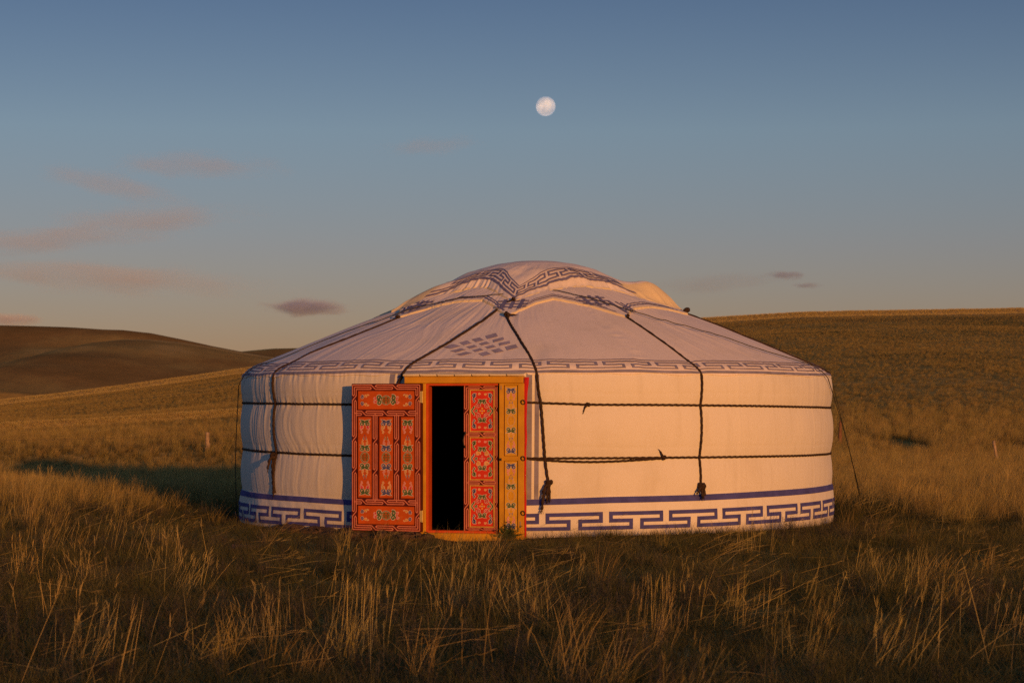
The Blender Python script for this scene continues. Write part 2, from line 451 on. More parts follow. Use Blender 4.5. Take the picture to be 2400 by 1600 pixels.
def ground_mat():
    m, n, l, b = new_mat('steppe')
    g = n.new('ShaderNodeNewGeometry')
    pos = g.outputs['Position']
    sp = n.new('ShaderNodeSeparateXYZ'); l.new(pos, sp.inputs[0])
    def stretched(sx, sy, scale, detail=6, rough=0.62):
        mp = n.new('ShaderNodeMapping'); mp.inputs['Scale'].default_value = (sx, sy, 1)
        l.new(pos, mp.inputs[0])
        return noise_node(n, l, mp.outputs[0], scale, detail, rough)
    # dry straw / olive mottling in patches of several sizes
    a = stretched(1.0, 0.35, 0.9, 8, 0.68)
    c = ramp_node(n, l, a.outputs['Fac'], [(0.30, (0.230, 0.175, 0.058)), (0.48, (0.390, 0.290, 0.098)), (0.62, (0.510, 0.370, 0.135)), (0.80, (0.580, 0.420, 0.170))])
    b2 = stretched(1.0, 0.22, 0.055, 6, 0.6)
    c2 = ramp_node(n, l, b2.outputs['Fac'], [(0.36, (0.52, 0.60, 0.55)), (0.52, (0.95, 0.97, 0.92)), (0.66, (1.25, 1.12, 1.0))])
    col = mix_node(n, l, 1.0, c.outputs[0], c2.outputs[0], 'MULTIPLY')
    fine = stretched(1.0, 0.5, 6.0, 4, 0.7)
    c3 = ramp_node(n, l, fine.outputs['Fac'], [(0.30, (0.55, 0.58, 0.55)), (0.68, (1.35, 1.3, 1.25))])
    col = mix_node(n, l, 0.85, col, c3.outputs[0], 'MULTIPLY')
    # dark scrub patches high on the slope
    sc = stretched(1.0, 0.5, 0.085, 7, 0.65)
    scr = ramp_node(n, l, sc.outputs['Fac'], [(0.60, (0, 0, 0)), (0.68, (0.75, 0.75, 0.75))])
    hz = n.new('ShaderNodeMapRange'); hz.inputs['From Min'].default_value = 3.0; hz.inputs['From Max'].default_value = 9.0
    l.new(sp.outputs['Z'], hz.inputs['Value'])
    sm = n.new('ShaderNodeMath'); sm.operation = 'MULTIPLY'
    l.new(scr.outputs[0], sm.inputs[0]); l.new(hz.outputs[0], sm.inputs[1])
    col = mix_node(n, l, sm.outputs[0], col, (0.085, 0.062, 0.026))
    # pale worn track contouring the slope, and the crest's sunlit rim painted in pale grass colour
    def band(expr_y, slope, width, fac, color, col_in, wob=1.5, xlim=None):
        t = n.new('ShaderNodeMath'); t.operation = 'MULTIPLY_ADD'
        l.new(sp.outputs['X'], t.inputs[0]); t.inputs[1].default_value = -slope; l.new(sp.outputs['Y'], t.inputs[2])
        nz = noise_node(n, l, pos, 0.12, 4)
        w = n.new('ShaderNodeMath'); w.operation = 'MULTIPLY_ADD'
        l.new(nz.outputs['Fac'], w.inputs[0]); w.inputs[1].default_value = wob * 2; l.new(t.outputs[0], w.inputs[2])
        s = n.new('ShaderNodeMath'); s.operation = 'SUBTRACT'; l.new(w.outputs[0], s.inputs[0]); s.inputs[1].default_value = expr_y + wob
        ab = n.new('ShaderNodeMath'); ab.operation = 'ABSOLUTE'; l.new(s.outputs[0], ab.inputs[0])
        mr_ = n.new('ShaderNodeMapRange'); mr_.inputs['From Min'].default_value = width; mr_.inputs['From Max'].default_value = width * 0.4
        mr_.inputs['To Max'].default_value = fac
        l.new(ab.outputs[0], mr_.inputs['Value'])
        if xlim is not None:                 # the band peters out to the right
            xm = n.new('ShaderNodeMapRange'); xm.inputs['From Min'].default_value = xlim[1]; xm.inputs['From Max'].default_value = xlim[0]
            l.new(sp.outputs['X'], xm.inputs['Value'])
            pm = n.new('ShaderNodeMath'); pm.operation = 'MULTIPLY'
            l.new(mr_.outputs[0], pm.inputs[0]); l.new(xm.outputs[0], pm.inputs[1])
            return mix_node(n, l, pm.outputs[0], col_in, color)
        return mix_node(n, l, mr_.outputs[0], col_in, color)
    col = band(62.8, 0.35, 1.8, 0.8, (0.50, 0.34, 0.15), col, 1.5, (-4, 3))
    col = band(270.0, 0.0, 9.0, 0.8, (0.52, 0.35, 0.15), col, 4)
    col = band(240.0, 0.0, 12.0, 0.55, (0.11, 0.085, 0.035), col, 10)  # darker strip below that rim, dimmer flat ground painted as colour
    # the far hill is browner
    fr = n.new('ShaderNodeMapRange'); fr.inputs['From Min'].default_value = 380; fr.inputs['From Max'].default_value = 460
    l.new(sp.outputs['Y'], fr.inputs['Value'])
    hn = stretched(1.0, 0.5, 0.020, 8, 0.66)
    hc = ramp_node(n, l, hn.outputs['Fac'], [(0.32, (0.220, 0.140, 0.050)), (0.47, (0.310, 0.195, 0.068)), (0.58, (0.410, 0.280, 0.092)), (0.70, (0.58, 0.40, 0.145))])
    col = mix_node(n, l, fr.outputs[0], col, hc.outputs[0])
    col = band(664.0, 0.0, 9.0, 0.7, (0.62, 0.44, 0.17), col, 5, None)  # pale band painting a lit rim on the farther spur's crest
    # bare earth trodden round the yurt, wheel ruts
    ln = n.new('ShaderNodeVectorMath'); ln.operation = 'LENGTH'; l.new(pos, ln.inputs[0])
    er = n.new('ShaderNodeMapRange'); er.inputs['From Min'].default_value = 4.2; er.inputs['From Max'].default_value = 3.1
    l.new(ln.outputs['Value'], er.inputs['Value'])
    en = noise_node(n, l, pos, 2.2, 6, 0.65)
    em = n.new('ShaderNodeMath'); em.operation = 'MULTIPLY'
    l.new(er.outputs[0], em.inputs[0]); l.new(en.outputs['Fac'], em.inputs[1])
    e2 = ramp_node(n, l, em.outputs[0], [(0.15, (0, 0, 0)), (0.45, (1, 1, 1))])
    col = mix_node(n, l, e2.outputs[0], col, (0.105, 0.064, 0.038))
    att = n.new('ShaderNodeAttribute'); att.attribute_name = 'rut'
    col = mix_node(n, l, att.outputs['Fac'], col, (0.045, 0.030, 0.018))
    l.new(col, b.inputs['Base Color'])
    b.inputs['Roughness'].default_value = 1.0
    b.inputs['Specular IOR Level'].default_value = 0.0
    bn = stretched(1.0, 0.6, 7.0, 6, 0.7)
    bn2 = stretched(1.0, 0.6, 0.8, 5, 0.6)
    ad = n.new('ShaderNodeMath'); ad.operation = 'MULTIPLY_ADD'
    l.new(bn2.outputs['Fac'], ad.inputs[0]); ad.inputs[1].default_value = 2.5; l.new(bn.outputs['Fac'], ad.inputs[2])
    bump_node(n, l, ad.outputs[0], 0.8, 0.09, b)
    return m

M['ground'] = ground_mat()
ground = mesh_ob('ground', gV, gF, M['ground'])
tag(ground, kind='structure')
rut = np.zeros(len(gV))
for (ax, ay, bx, by, w, dep) in RUTS:
    ex, ey = bx - ax, by - ay
    s = np.clip(((gV[:, 0] - ax) * ex + (gV[:, 1] - ay) * ey) / (ex * ex + ey * ey), 0, 1)
    q = np.hypot(gV[:, 0] - ax - s * ex, gV[:, 1] - ay - s * ey)
    rut = np.maximum(rut, np.exp(-(q / (w * 1.1)) ** 2) * (1 - sstep(0.08, 0.35, s)))
at = ground.data.attributes.new('rut', 'FLOAT', 'POINT')
at.data.foreach_set('value', rut.astype(np.float32))

# ------------------------------------------------------------------ yurt: surface of the tent
PROF = densify([(2.972, -0.06), (2.972, 0.35), (2.972, 0.8), (2.972, 1.25), (2.972, 1.38), (2.968, 1.45), (2.945, 1.502), (2.885, 1.545), (2.72, 1.62), (2.37, 1.77), (1.92, 1.95),
                (1.48, 2.115), (1.2, 2.22), (0.9, 2.33), (0.6, 2.42), (0.05, 2.50)], 0.01)
PR, PZ = PROF[:, 0], np.maximum.accumulate(PROF[:, 1] + np.arange(len(PROF)) * 1e-7)

def rope_z(az, which):
    if which == 'up':
        return np.interp(az, [-180, -75, -35, -3, 8, 29, 72, 180], [1.20, 1.202, 1.186, 1.207, 1.184, 1.178, 1.154, 1.17])
    return np.interp(az, [-180, -75, -35, -3, 22, 29, 72, 180], [0.74, 0.743, 0.721, 0.711, 0.709, 0.709, 0.698, 0.72])

def skirt_top(az):
    return np.interp(az, [-180, -75, -46, -35, -2, 12, 28, 43, 73, 180], [0.34, 0.340, 0.333, 0.322, 0.349, 0.370, 0.377, 0.390, 0.401, 0.36])

def skirt_bot(az):
    return np.interp(az, [-180, -75, -46, -2, 12, 28, 43, 73, 180], [0.02, 0.02, 0.045, 0.03, 0.036, 0.042, 0.047, 0.050, 0.03]) - 0.03

def wrinkle(az, z):
    """gathers in the canvas: strong on the left of the wall, faint elsewhere; radial tension folds on the roof"""
    a = np.radians(az)
    u = a * 3.0
    left = sstep(-18, -40, az)
    pinch = np.exp(-((az + 60) / 9.0) ** 2)
    right = sstep(40, 66, az)
    patchw = 0.55 + 0.45 * vn(u * 1.1, z * 1.6, 64)
    A = (0.0010 + 0.0010 * left + 0.0022 * pinch + 0.0016 * right) * patchw
    warp = 0.09 * vn(u * 1.5, z * 3.0, 61) + 0.05 * (z - 0.95) + 0.06 * np.sign(az + 57) * np.abs(z - 0.73) * np.exp(-np.abs(az + 57) / 14.0)
    w = 0
    for k, (fu, fz, g) in enumerate(((8, 0.9, 0.85), (17, 1.3, 0.62), (35, 2.0, 0.32), (66, 2.8, 0.15))):
        nn = vn((u + warp) * fu, z * fz + k * 9.1, 70 + k)
        w = w + g * (1 - 2.2 * np.abs(nn))
    wall = A * w
    for sa in (37.6, 62.0, -43.0):              # sewn seams between canvas widths
        wall = wall + 0.0026 * np.exp(-((az - sa - 0.25 * vn(z * 3, 0, 65)) / 0.24) ** 2)
    for zc in (1.285, 0.805):                  # old fold lines
        wall = wall - 0.0022 * np.exp(-((z - zc - 0.012 * vn(u * 1.2, 0, 66)) / 0.011) ** 2)
    wall = wall + 0.004 * vn(u * 2.3, z * 2.2, 67) + 0.0022 * vn(u * 5.0, z * 4.0, 68)
    # puckers just below the eave and along the ropes
    for zr in (rope_z(az, 'up'), rope_z(az, 'lo'), 1.44):
        wall = wall + (0.0015 + 0.003 * left) * np.exp(-((z - zr) / 0.05) ** 2) * vn(u * 40, z * 5, 91)
    t = (z - 1.5) / 0.7
    v = a * 2.2 + 0.45 * t * np.sin(a * 0.9 + 0.5) + 0.10 * vn(u * 1.3, z * 3.0, 84) + 0.22 * t * vn(u * 0.8, 0, 85)
    roof = 0
    for k, (fu, fz, g) in enumerate(((6, 1.6, 1.0), (14, 2.4, 0.6), (30, 4.0, 0.35), (55, 7, 0.2))):
        nn = vn(v * fu + 0.6 * vn(u * 2, z * 4, 83), z * fz, 100 + k)
        roof = roof + g * (0.75 - 1.7 * np.abs(nn))
    amp = (0.0030 + 0.0016 * sstep(0, -30, az) + 0.0010 * np.exp(-((az - 20) / 14.0) ** 2)) * (0.5 + 0.75 * (vn(u * 1.4, z * 5.0, 86) + 0.3).clip(0, 1.3))
    roof = roof + 1.6 * vn(u * 1.6, z * 4.0, 87)
    roof = roof * amp
    for sa in (17.5, 47.0, -37.0):              # radial seams, the cloth puckering beside them
        roof = roof + 0.003 * np.exp(-((az - sa) / 0.35) ** 2) + 0.0028 * np.exp(-((az - sa - 1.2) / 1.6) ** 2) * vn(z * 46, az / 2.5, 88)
    k = sstep(1.44, 1.56, z)
    return wall * (1 - k) + roof * k

def bulge(az, z):
    kn = [skirt_top(az) * 0 + 0.30, rope_z(az, 'lo'), rope_z(az, 'up')]
    b = 0.0
    tops = kn[1:] + [kn[2] * 0 + 1.50]
    for lo, hi, am in zip(kn, tops, (0.026, 0.032, 0.024)):
        t = np.clip((z - lo) / (hi - lo), 0, 1)
        b = b + am * np.sin(np.pi * t) ** 0.75
    for ra, rz in ((-57, 1.46), (29, 1.45), (-0.5, 1.45)):   # tie ropes bite into the eave
        b = b - 0.012 * np.exp(-((az - ra) / 1.3) ** 2) * sstep(0.4, 0.8, z) * (1 - sstep(1.6, 1.75, z))
    return b

def surf(az, z, off=0.0):
    az, z = np.broadcast_arrays(np.asarray(az, float), np.asarray(z, float))
    r = np.interp(z, PZ, PR)
    dr = (np.interp(z + 0.004, PZ, PR) - np.interp(z - 0.004, PZ, PR)) / 0.008
    nr, nz = 1 / np.sqrt(1 + dr * dr), -dr / np.sqrt(1 + dr * dr)
    h = wrinkle(az, z) + bulge(az, z) + off
    a = np.radians(az)
    rr = r + nr * h
    return np.stack([rr * np.sin(a), -rr * np.cos(a), z + nz * h], -1)

def skirt(az, z, off=0.0):
    az, z = np.broadcast_arrays(np.asarray(az, float), np.asarray(z, float))
    a = np.radians(az)
    t = (z - skirt_bot(az)) / (skirt_top(az) - skirt_bot(az))
    left = sstep(-20, -40, az)
    w = (0.0025 + 0.004 * left) * fbm(a * 12, z * 7 + 0.5 * az / 10, 131, 4) + 0.006 * vn(a * 9, z * 2, 140) * (1 - t)
    rr = 2.992 + 0.020 * np.sin(np.pi * np.clip(t, 0, 1)) ** 0.7 + 0.008 * (1 - t) + w + off
    return np.stack([rr * np.sin(a), -rr * np.cos(a), z], -1)

DOOR_AZ = -13.0
AZ = np.concatenate([np.linspace(-180, -105, 26, endpoint=False), np.linspace(-105, 100, 900, endpoint=False), np.linspace(100, 180, 27, endpoint=False)])

yurt = empty('yurt', (0, 0, 0))
tag(yurt, 'round white canvas yurt with blue key patterns and a carved orange door', 'yurt')

# wall canvas, left open behind the door
zz = np.linspace(-0.05, 1.50, 122)
az2, z2 = np.meshgrid(AZ, zz)
V = surf(az2, z2).reshape(-1, 3)
def door_hole(i, j):
    a_ = AZ[j] - DOOR_AZ
    return (np.abs(a_ - 0.3) < 9.3) & (zz[i] < 1.395)
wall = mesh_ob('wall_canvas', V, grid_faces(len(zz), len(AZ), close=True, skip=door_hole), M['canvas'], yurt)

# roof canvas, its hem lapping over the wall top
nz_ = 128
hem = 1.452 + 0.006 * np.sin(np.radians(AZ) * 40) + 0.008 * vn(np.radians(AZ) * 9, 0, 150)
hem = np.where(np.abs(AZ - DOOR_AZ) < 10.8, 1.458, hem)
tt = np.linspace(0, 1, nz_) ** 1.0
zr = hem[None, :] + (2.40 - hem[None, :]) * tt[:, None]
Vr = surf(np.broadcast_to(AZ, zr.shape), zr, 0.008).reshape(-1, 3)
roof = mesh_ob('roof_canvas', Vr, grid_faces(nz_, len(AZ), close=True), M['roof_canvas'], yurt)
so = roof.modifiers.new('cloth_thickness', 'SOLIDIFY'); so.thickness = 0.006; so.offset = -1

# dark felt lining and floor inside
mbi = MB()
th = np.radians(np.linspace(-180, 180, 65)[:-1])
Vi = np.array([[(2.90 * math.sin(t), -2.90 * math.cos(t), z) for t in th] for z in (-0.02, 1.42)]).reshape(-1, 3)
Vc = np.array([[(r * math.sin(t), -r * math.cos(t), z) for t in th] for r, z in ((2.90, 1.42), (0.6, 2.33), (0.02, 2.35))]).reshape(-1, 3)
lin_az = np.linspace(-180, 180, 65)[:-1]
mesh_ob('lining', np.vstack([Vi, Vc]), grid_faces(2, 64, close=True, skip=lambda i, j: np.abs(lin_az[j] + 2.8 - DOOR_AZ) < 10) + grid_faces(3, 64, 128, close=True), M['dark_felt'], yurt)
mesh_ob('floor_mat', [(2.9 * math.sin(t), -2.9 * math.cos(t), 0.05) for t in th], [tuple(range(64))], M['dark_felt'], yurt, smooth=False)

# strips and patterned pieces that follow a cloth surface
def patch(fn, u0, u1, v0, v1, du=0.012, name=None):
    nu, nv = max(2, int(abs(u1 - u0) / du) + 1), max(2, int(abs(v1 - v0) / 0.02) + 2)
    U, W = np.meshgrid(np.linspace(u0, u1, nu), np.linspace(v0, v1, nv))
    P = fn(U, W).reshape(-1, 3)
    return P.tolist(), grid_faces(nv, nu)

def key_motif(fn, u, per, v0, v1, bar, mat, parent, umax=None, umin=None, name='key_motif', ubar=0.034):
    """one repeat of the interlocking key pattern: two hooks"""
    H = v1 - v0
    tv, tu = bar, ubar
    m_ = v0 + H * 0.5
    t2 = tv / 2
    rects = [(0, .9 * per, v1 - tv, v1), (.9 * per - tu, .9 * per, m_ + t2, v1 - tv), (.51 * per, .9 * per, m_ - t2, m_ + t2),
             (.51 * per, .51 * per + tu, v0 + tv, m_ - t2), (.51 * per, 1.39 * per, v0, v0 + tv), (1.39 * per - tu, 1.39 * per, v0 + tv, m_ - t2),
             (1.0 * per, 1.39 * per, m_ - t2, m_ + t2), (1.0 * per, 1.0 * per + tu, m_ + t2, v1 - tv)]
    mb = MB()
    for (a, b, c, d) in rects:
        a, b = a + u, b + u
        if umax is not None: b = min(b, umax)
        if umin is not None: a = max(a, umin)
        if b - a > 0.002:
            mb.add(*patch(fn, a, b, c, d))
    if mb.v:
        return mb.build(name, M[mat], parent, smooth=True)

def strip(name, fn, u0, u1, v0, v1, mat, parent):
    mb = MB(); mb.add(*patch(fn, u0, u1, v0, v1))
    return mb.build(name, M[mat], parent, smooth=True)

D2 = 3.0 * math.pi / 180           # metres of wall per degree

# skirt: two lengths of cloth, either side of the door
def skirt_uv(u, v, off=0.0035):
    az = u / D2
    return skirt(az, skirt_bot(az) + v * (skirt_top(az) - skirt_bot(az)), off)
for (a0, a1) in ((-2.4, 178.0), (-182.0, -26.0)):
    aa = np.arange(a0, a1, 0.3); tv = np.linspace(0, 1, 26)
    AA, TT = np.meshgrid(aa, tv)
    Vs = skirt(AA, skirt_bot(AA) + TT * (skirt_top(AA) - skirt_bot(AA))).reshape(-1, 3)
    sk = mesh_ob('skirt', Vs, grid_faces(26, len(aa)), M['canvas'], yurt)
    sd = sk.modifiers.new('cloth_thickness', 'SOLIDIFY'); sd.thickness = 0.006; sd.offset = -1
    right = a0 > -10
    strip('top_stripe', skirt_uv, max(a0, -120) * D2, min(a1, 110) * D2, 0.845, 0.995, 'skirt_blue', sk)
    per = 0.565
    if right:
        u = (-2.4 - 7.5) * D2
        while u < 84 * D2:
            key_motif(skirt_uv, u, per, 0.20, 0.64, 0.095, 'skirt_blue', sk, umin=-2.35 * D2)
            u += per
    else:
        u = -26.5 * D2 - 9 * per + 0.10
        while u < -27 * D2:
            key_motif(skirt_uv, u, per, 0.16, 0.66, 0.10, 'skirt_blue', sk, umax=-26.3 * D2)
            u += per

# eave border on the roof: thick stripe, key pattern, thin line
def eave_uv(u, v, off=0.0125):
    az = u / D2
    wob = 0.006 * vn(np.radians(az) * 7, 0, 160)
    return surf(az, 1.458 + wob + v * 0.122, off)
def eave_strip(name, v0, v1):
    mb = MB(); U, W = np.meshgrid(np.linspace(-112 * D2, 108 * D2, 900), np.linspace(v0, v1, 3))
    mb.add(eave_uv(U, W).reshape(-1, 3).tolist(), grid_faces(3, 900))
    return mb.build(name, M['roof_blue'], roof, smooth=True)
eave_strip('eave_stripe', 0.03, 0.21)
eave_strip('eave_line', 0.93, 0.99)
u = -108 * D2
while u < 104 * D2:
    key_motif(eave_uv, u, 0.52, 0.34, 0.84, 0.085, 'roof_blue', roof, ubar=0.026)
    u += 0.52

# woven endless-knot emblem above the door
def emblem_uv(x, y, off=0.0125):
    """x along the eave (m), y up the slope (m), centred above the door"""
    z = 1.70 + y * 0.37
    r = np.interp(z, PZ, PR)
    return surf(-12.0 + np.degrees(x / r), z, off)
mb = MB()
e1, e2 = np.array([0.100, 0.084]), np.array([0.074, -0.092])
for i in range(4):
    for j in range(4):
        if (i, j) == (0, 3):
            continue
        c_ = (i - 1.5) * e1 + (j - 1.5) * e2
        a0, a1 = (-0.31 - 0.22 * (i == 0)), (0.31 + 0.22 * (i == 3))
        b0, b1 = (-0.29 - 0.24 * (j == 0)), (0.29 + 0.24 * (j == 3))
        sk0 = 0.22 * ((i == 0) - (i == 3))
        P = []
        for s_ in np.linspace(0, 1, 5):
            for t_ in np.linspace(0, 1, 5):
                P.append(c_ + e1 * (a0 + (a1 - a0) * s_ + sk0 * (t_ - 0.5)) + e2 * (b0 + (b1 - b0) * t_))
        P = np.array(P)
        mb.add(emblem_uv(P[:, 0], P[:, 1]).tolist(), grid_faces(5, 5))
mb.build('knot_emblem', M['emblem'], roof, smooth=True)

# ------------------------------------------------------------------ crown cloths
C1 = np.array([(-180, 1.75), (-158, 1.35), (-136, 1.75), (-115, 1.35), (-95, 1.75), (-73, 1.36), (-51.1, 1.73), (-44.5, 1.47), (-36, 1.36), (-24, 1.31), (-17, 1.47), (-9.6, 1.765),
               (-5, 1.58), (-1, 1.43), (6.5, 1.295), (13, 1.37), (19, 1.475), (28.3, 1.785), (33, 1.62), (38, 1.52), (50, 1.46), (60, 1.49), (69, 1.60), (90, 1.38), (112, 1.75), (135, 1.35), (158, 1.75), (180, 1.75)])
C2 = np.array([(-180, 1.50), (-150, 1.05), (-125, 1.0), (-100, 1.25), (-80, 1.46), (-72, 1.53), (-65, 1.36), (-58, 1.18), (-51, 1.06), (-44, 0.99), (-38, 0.965), (-30, 0.99), (-22, 1.10), (-15, 1.26), (-9.5, 1.39),
               (-4, 1.24), (2, 1.13), (8, 1.06), (14, 1.02), (22, 0.965), (29, 0.945), (38, 0.965), (47, 1.02), (55, 1.13), (62, 1.27), (70, 1.44), (77, 1.54), (86, 1.44), (100, 1.22), (125, 1.0), (150, 1.05), (180, 1.50)])
DOME = np.array([(0, 2.655), (0.23, 2.642), (0.42, 2.612), (0.58, 2.568), (0.72, 2.515), (0.85, 2.447), (0.95, 2.388), (1.05, 2.33), (1.2, 2.262), (1.4, 2.176), (1.6, 2.095), (1.8, 2.02)])
def roof_z(r):
    return np.interp(-np.asarray(r), -PR[::-1][::-1], PZ) if False else np.interp(np.asarray(r), PR[::-1], PZ[::-1])
def flap(az):
    return np.exp(-((az - 74) / 11.0) ** 2) * 0.14 + np.exp(-((az + 68) / 9.0) ** 2) * 0.075
def cloth2(az, r, off=0.0):
    az, r = np.broadcast_arrays(np.asarray(az, float), np.asarray(r, float))
    R2 = np.interp(az, C2[:, 0], C2[:, 1])
    t = r / R2
    z = np.interp(r, DOME[:, 0], DOME[:, 1])
    z = np.maximum(z, roof_z(r) + 0.018)
    z = z + flap(az) * np.exp(-((t - 0.80) / 0.13) ** 2)
    # edge settles onto the roof
    z = z + (roof_z(r) + 0.02 - z) * sstep(0.90, 1.0, t) * 0.75
    a = np.radians(az)
    z = z + 0.016 * vn(a * 4.5, r * 4.0, 177) * sstep(0.45, 0.8, r) * (1 - sstep(0.9, 1.0, t))
    z = z + 0.004 * fbm(a * 7 + 2 * r, r * 3, 171, 3) * sstep(0.35, 0.65, r) + 0.010 * vn(a * 34, r * 2, 175) * sstep(0.80, 0.98, t) + off
    return np.stack([r * np.sin(a), -r * np.cos(a), z], -1)
def cloth1(az, r, off=0.0):
    az, r = np.broadcast_arrays(np.asarray(az, float), np.asarray(r, float))
    p = surf(az, roof_z(r), 0.024 + off)
    return p
def star_cloth(name, tab, fn, r0, rows, mat, hemdrop, hemw=0.03):
    ct = np.linspace(0, 1, rows)
    R = np.interp(AZ, tab[:, 0], tab[:, 1])
    rr = r0 + (R[None] - r0) * ct[:, None]
    aa = np.broadcast_to(AZ, rr.shape)
    P = fn(aa, rr)
    last = fn(AZ, R + 0.006).copy(); last[:, 2] -= hemdrop
    P = np.concatenate([P, last[None]], 0)
    F = grid_faces(rows + 1, len(AZ), close=True)
    ii = np.repeat(np.arange(rows), len(AZ)); jj = np.tile(np.arange(len(AZ)), rows)
    dist = (R[jj] - r0) * (1 - (ii + 0.5) / rows)
    edge = (dist < hemw) | ((name == 'crown_cloth') & (np.abs(np.abs(AZ[jj] + (3 if name else 0)) - 76) < 15) & (dist < 0.30))
    return mesh_ob(name, P.reshape(-1, 3), F, [M[mat], M['cream']], yurt, True, edge.astype(np.int32))
under = star_cloth('under_cloth', C1, cloth1, 0.7, 44, 'roof_canvas', 0.020, 0.035)
crown = star_cloth('crown_cloth', C2, cloth2, 0.02, 70, 'roof_canvas', 0.022)

def edge_strip(name, tab, fn, a0, a1, o0, o1, mat, parent, off=0.004):
    aa = np.linspace(a0, a1, max(8, int((a1 - a0) / 0.5)))
    R = np.interp(aa, tab[:, 0], tab[:, 1])
    oo = np.linspace(o0, o1, 3)
    rr = R[None] - oo[:, None]
    mb = MB(); mb.add(fn(np.broadcast_to(aa, rr.shape), rr, off).reshape(-1, 3).tolist(), grid_faces(3, len(aa)))
    return mb.build(name, M[mat], parent, smooth=True)
# border lines of the lower cloth, panel by panel
for (a0, a1) in ((-94, -51.6), (-50.6, -10.2), (-9.0, 27.5), (29.2, 68)):
    edge_strip('border_line', C1, cloth1, a0 + 1.5, a1 - 1.0, 0.050, 0.074, 'crown_blue', under)
    edge_strip('border_line', C1, cloth1, a0 + 3.0, a1 - 2.5, 0.098, 0.116, 'crown_blue', under)
# short double stripes running up from the corners, and small woven emblems
def c1_uv(azc, rc):
    def f(x, y, off=0.004):
        r = rc - y
        return cloth1(azc + np.degrees(x / np.maximum(r, 0.3)), r, off)
    return f
for azc in (31.5, -53.5):
    f = c1_uv(azc, 1.70)
    strip('corner_stripe', f, -0.055, -0.018, 0.0, 0.36, 'crown_blue', under)
    strip('corner_stripe', f, 0.035, 0.055, 0.04, 0.34, 'crown_blue', under)
    strip('corner_stripe', f, 0.085, 0.105, 0.06, 0.32, 'crown_blue', under)
    strip('corner_bar', f, 0.058, 0.082, 0.10, 0.125, 'crown_blue', under)
    strip('corner_bar', f, 0.058, 0.082, 0.19, 0.215, 'crown_blue', under)
def lattice(f, name):
    mb = MB()
    for k in range(3):
        mb.add(*patch(f, -0.10 + k * 0.085, -0.065 + k * 0.085, -0.14, 0.14))
    for k in range(3):
        for q in range(4):
            mb.add(*patch(f, -0.155 + q * 0.085, -0.105 + q * 0.085 , -0.10 + k * 0.085, -0.068 + k * 0.085))
    return mb.build(name, M['crown_blue'], under, smooth=True)
lattice(c1_uv(23.5, 1.36), 'small_emblem')
lattice(c1_uv(-9.7, 1.46), 'small_emblem')
lattice(c1_uv(-56.0, 1.42), 'small_emblem')

# key border of the crown cloth: stripe, keys, line, following the cloth's edge
segs = []
a_tab = np.linspace(-100, 100, 1601)
R_tab = np.interp(a_tab, C2[:, 0], C2[:, 1]) - 0.19
px_ = R_tab * np.sin(np.radians(a_tab)); py_ = -R_tab * np.cos(np.radians(a_tab))
L_tab = np.r_[0, np.cumsum(np.hypot(np.diff(px_), np.diff(py_)))]
def crown_uv(u, v, off=0.007):
    az = np.interp(u, L_tab, a_tab)
    r = np.interp(az, C2[:, 0], C2[:, 1]) - 0.325 + v * 0.25
    return cloth2(az, r, off)
u0, u1 = np.interp(-64, a_tab, L_tab), np.interp(60, a_tab, L_tab)
strip('border_stripe', crown_uv, u0, u1, 0.86, 0.985, 'crown_blue', crown)
strip('border_line', crown_uv, u0, u1, 0.0, 0.055, 'crown_blue', crown)
u = u0
while u < u1 - 0.3:
    key_motif(crown_uv, u, 0.30, 0.16, 0.74, 0.10, 'crown_blue', crown, umax=u1, ubar=0.022)
    u += 0.30

# vertical blue stripes on the wall canvas beside the door
def wall_uv(u, v, off=0.006):
    return surf(u / D2, v, off)
for side, (azt, azb) in ((1, (-2.3, -2.45)), (-1, (-26.6, -27.2))):
    for a_, w_ in ((0.0, 0.95), (1.45, 0.70)):
        mb = MB()
        U, W = np.meshgrid(np.linspace(0, w_, 5), np.linspace(0.30, 1.455, 60))
        az_ = azb + (azt - azb) * (W - 0.3) / 1.15 + a_ + U
        mb.add(surf(az_, W, 0.006).reshape(-1, 3).tolist(), grid_faces(60, 5))
        mb.build('door_side_stripe', M['roof_blue'], wall, smooth=True)

# ------------------------------------------------------------------ ropes
def rope_path(fn_pts, off, step=0.02, kind=surf):
    P = np.array(fn_pts, float)
    Q = densify(P * np.array([0.05, 1.0]), step) / np.array([0.05, 1.0])
    return kind(Q[:, 0], Q[:, 1], off)

def rope(name, path, r, parent=yurt, mat='rope', amp=0.22, twist=32.0):
    mb = MB(); mb.tube(path, r, 9, twist, 3, amp)
    return mb.build(name, M[mat], parent, smooth=True)

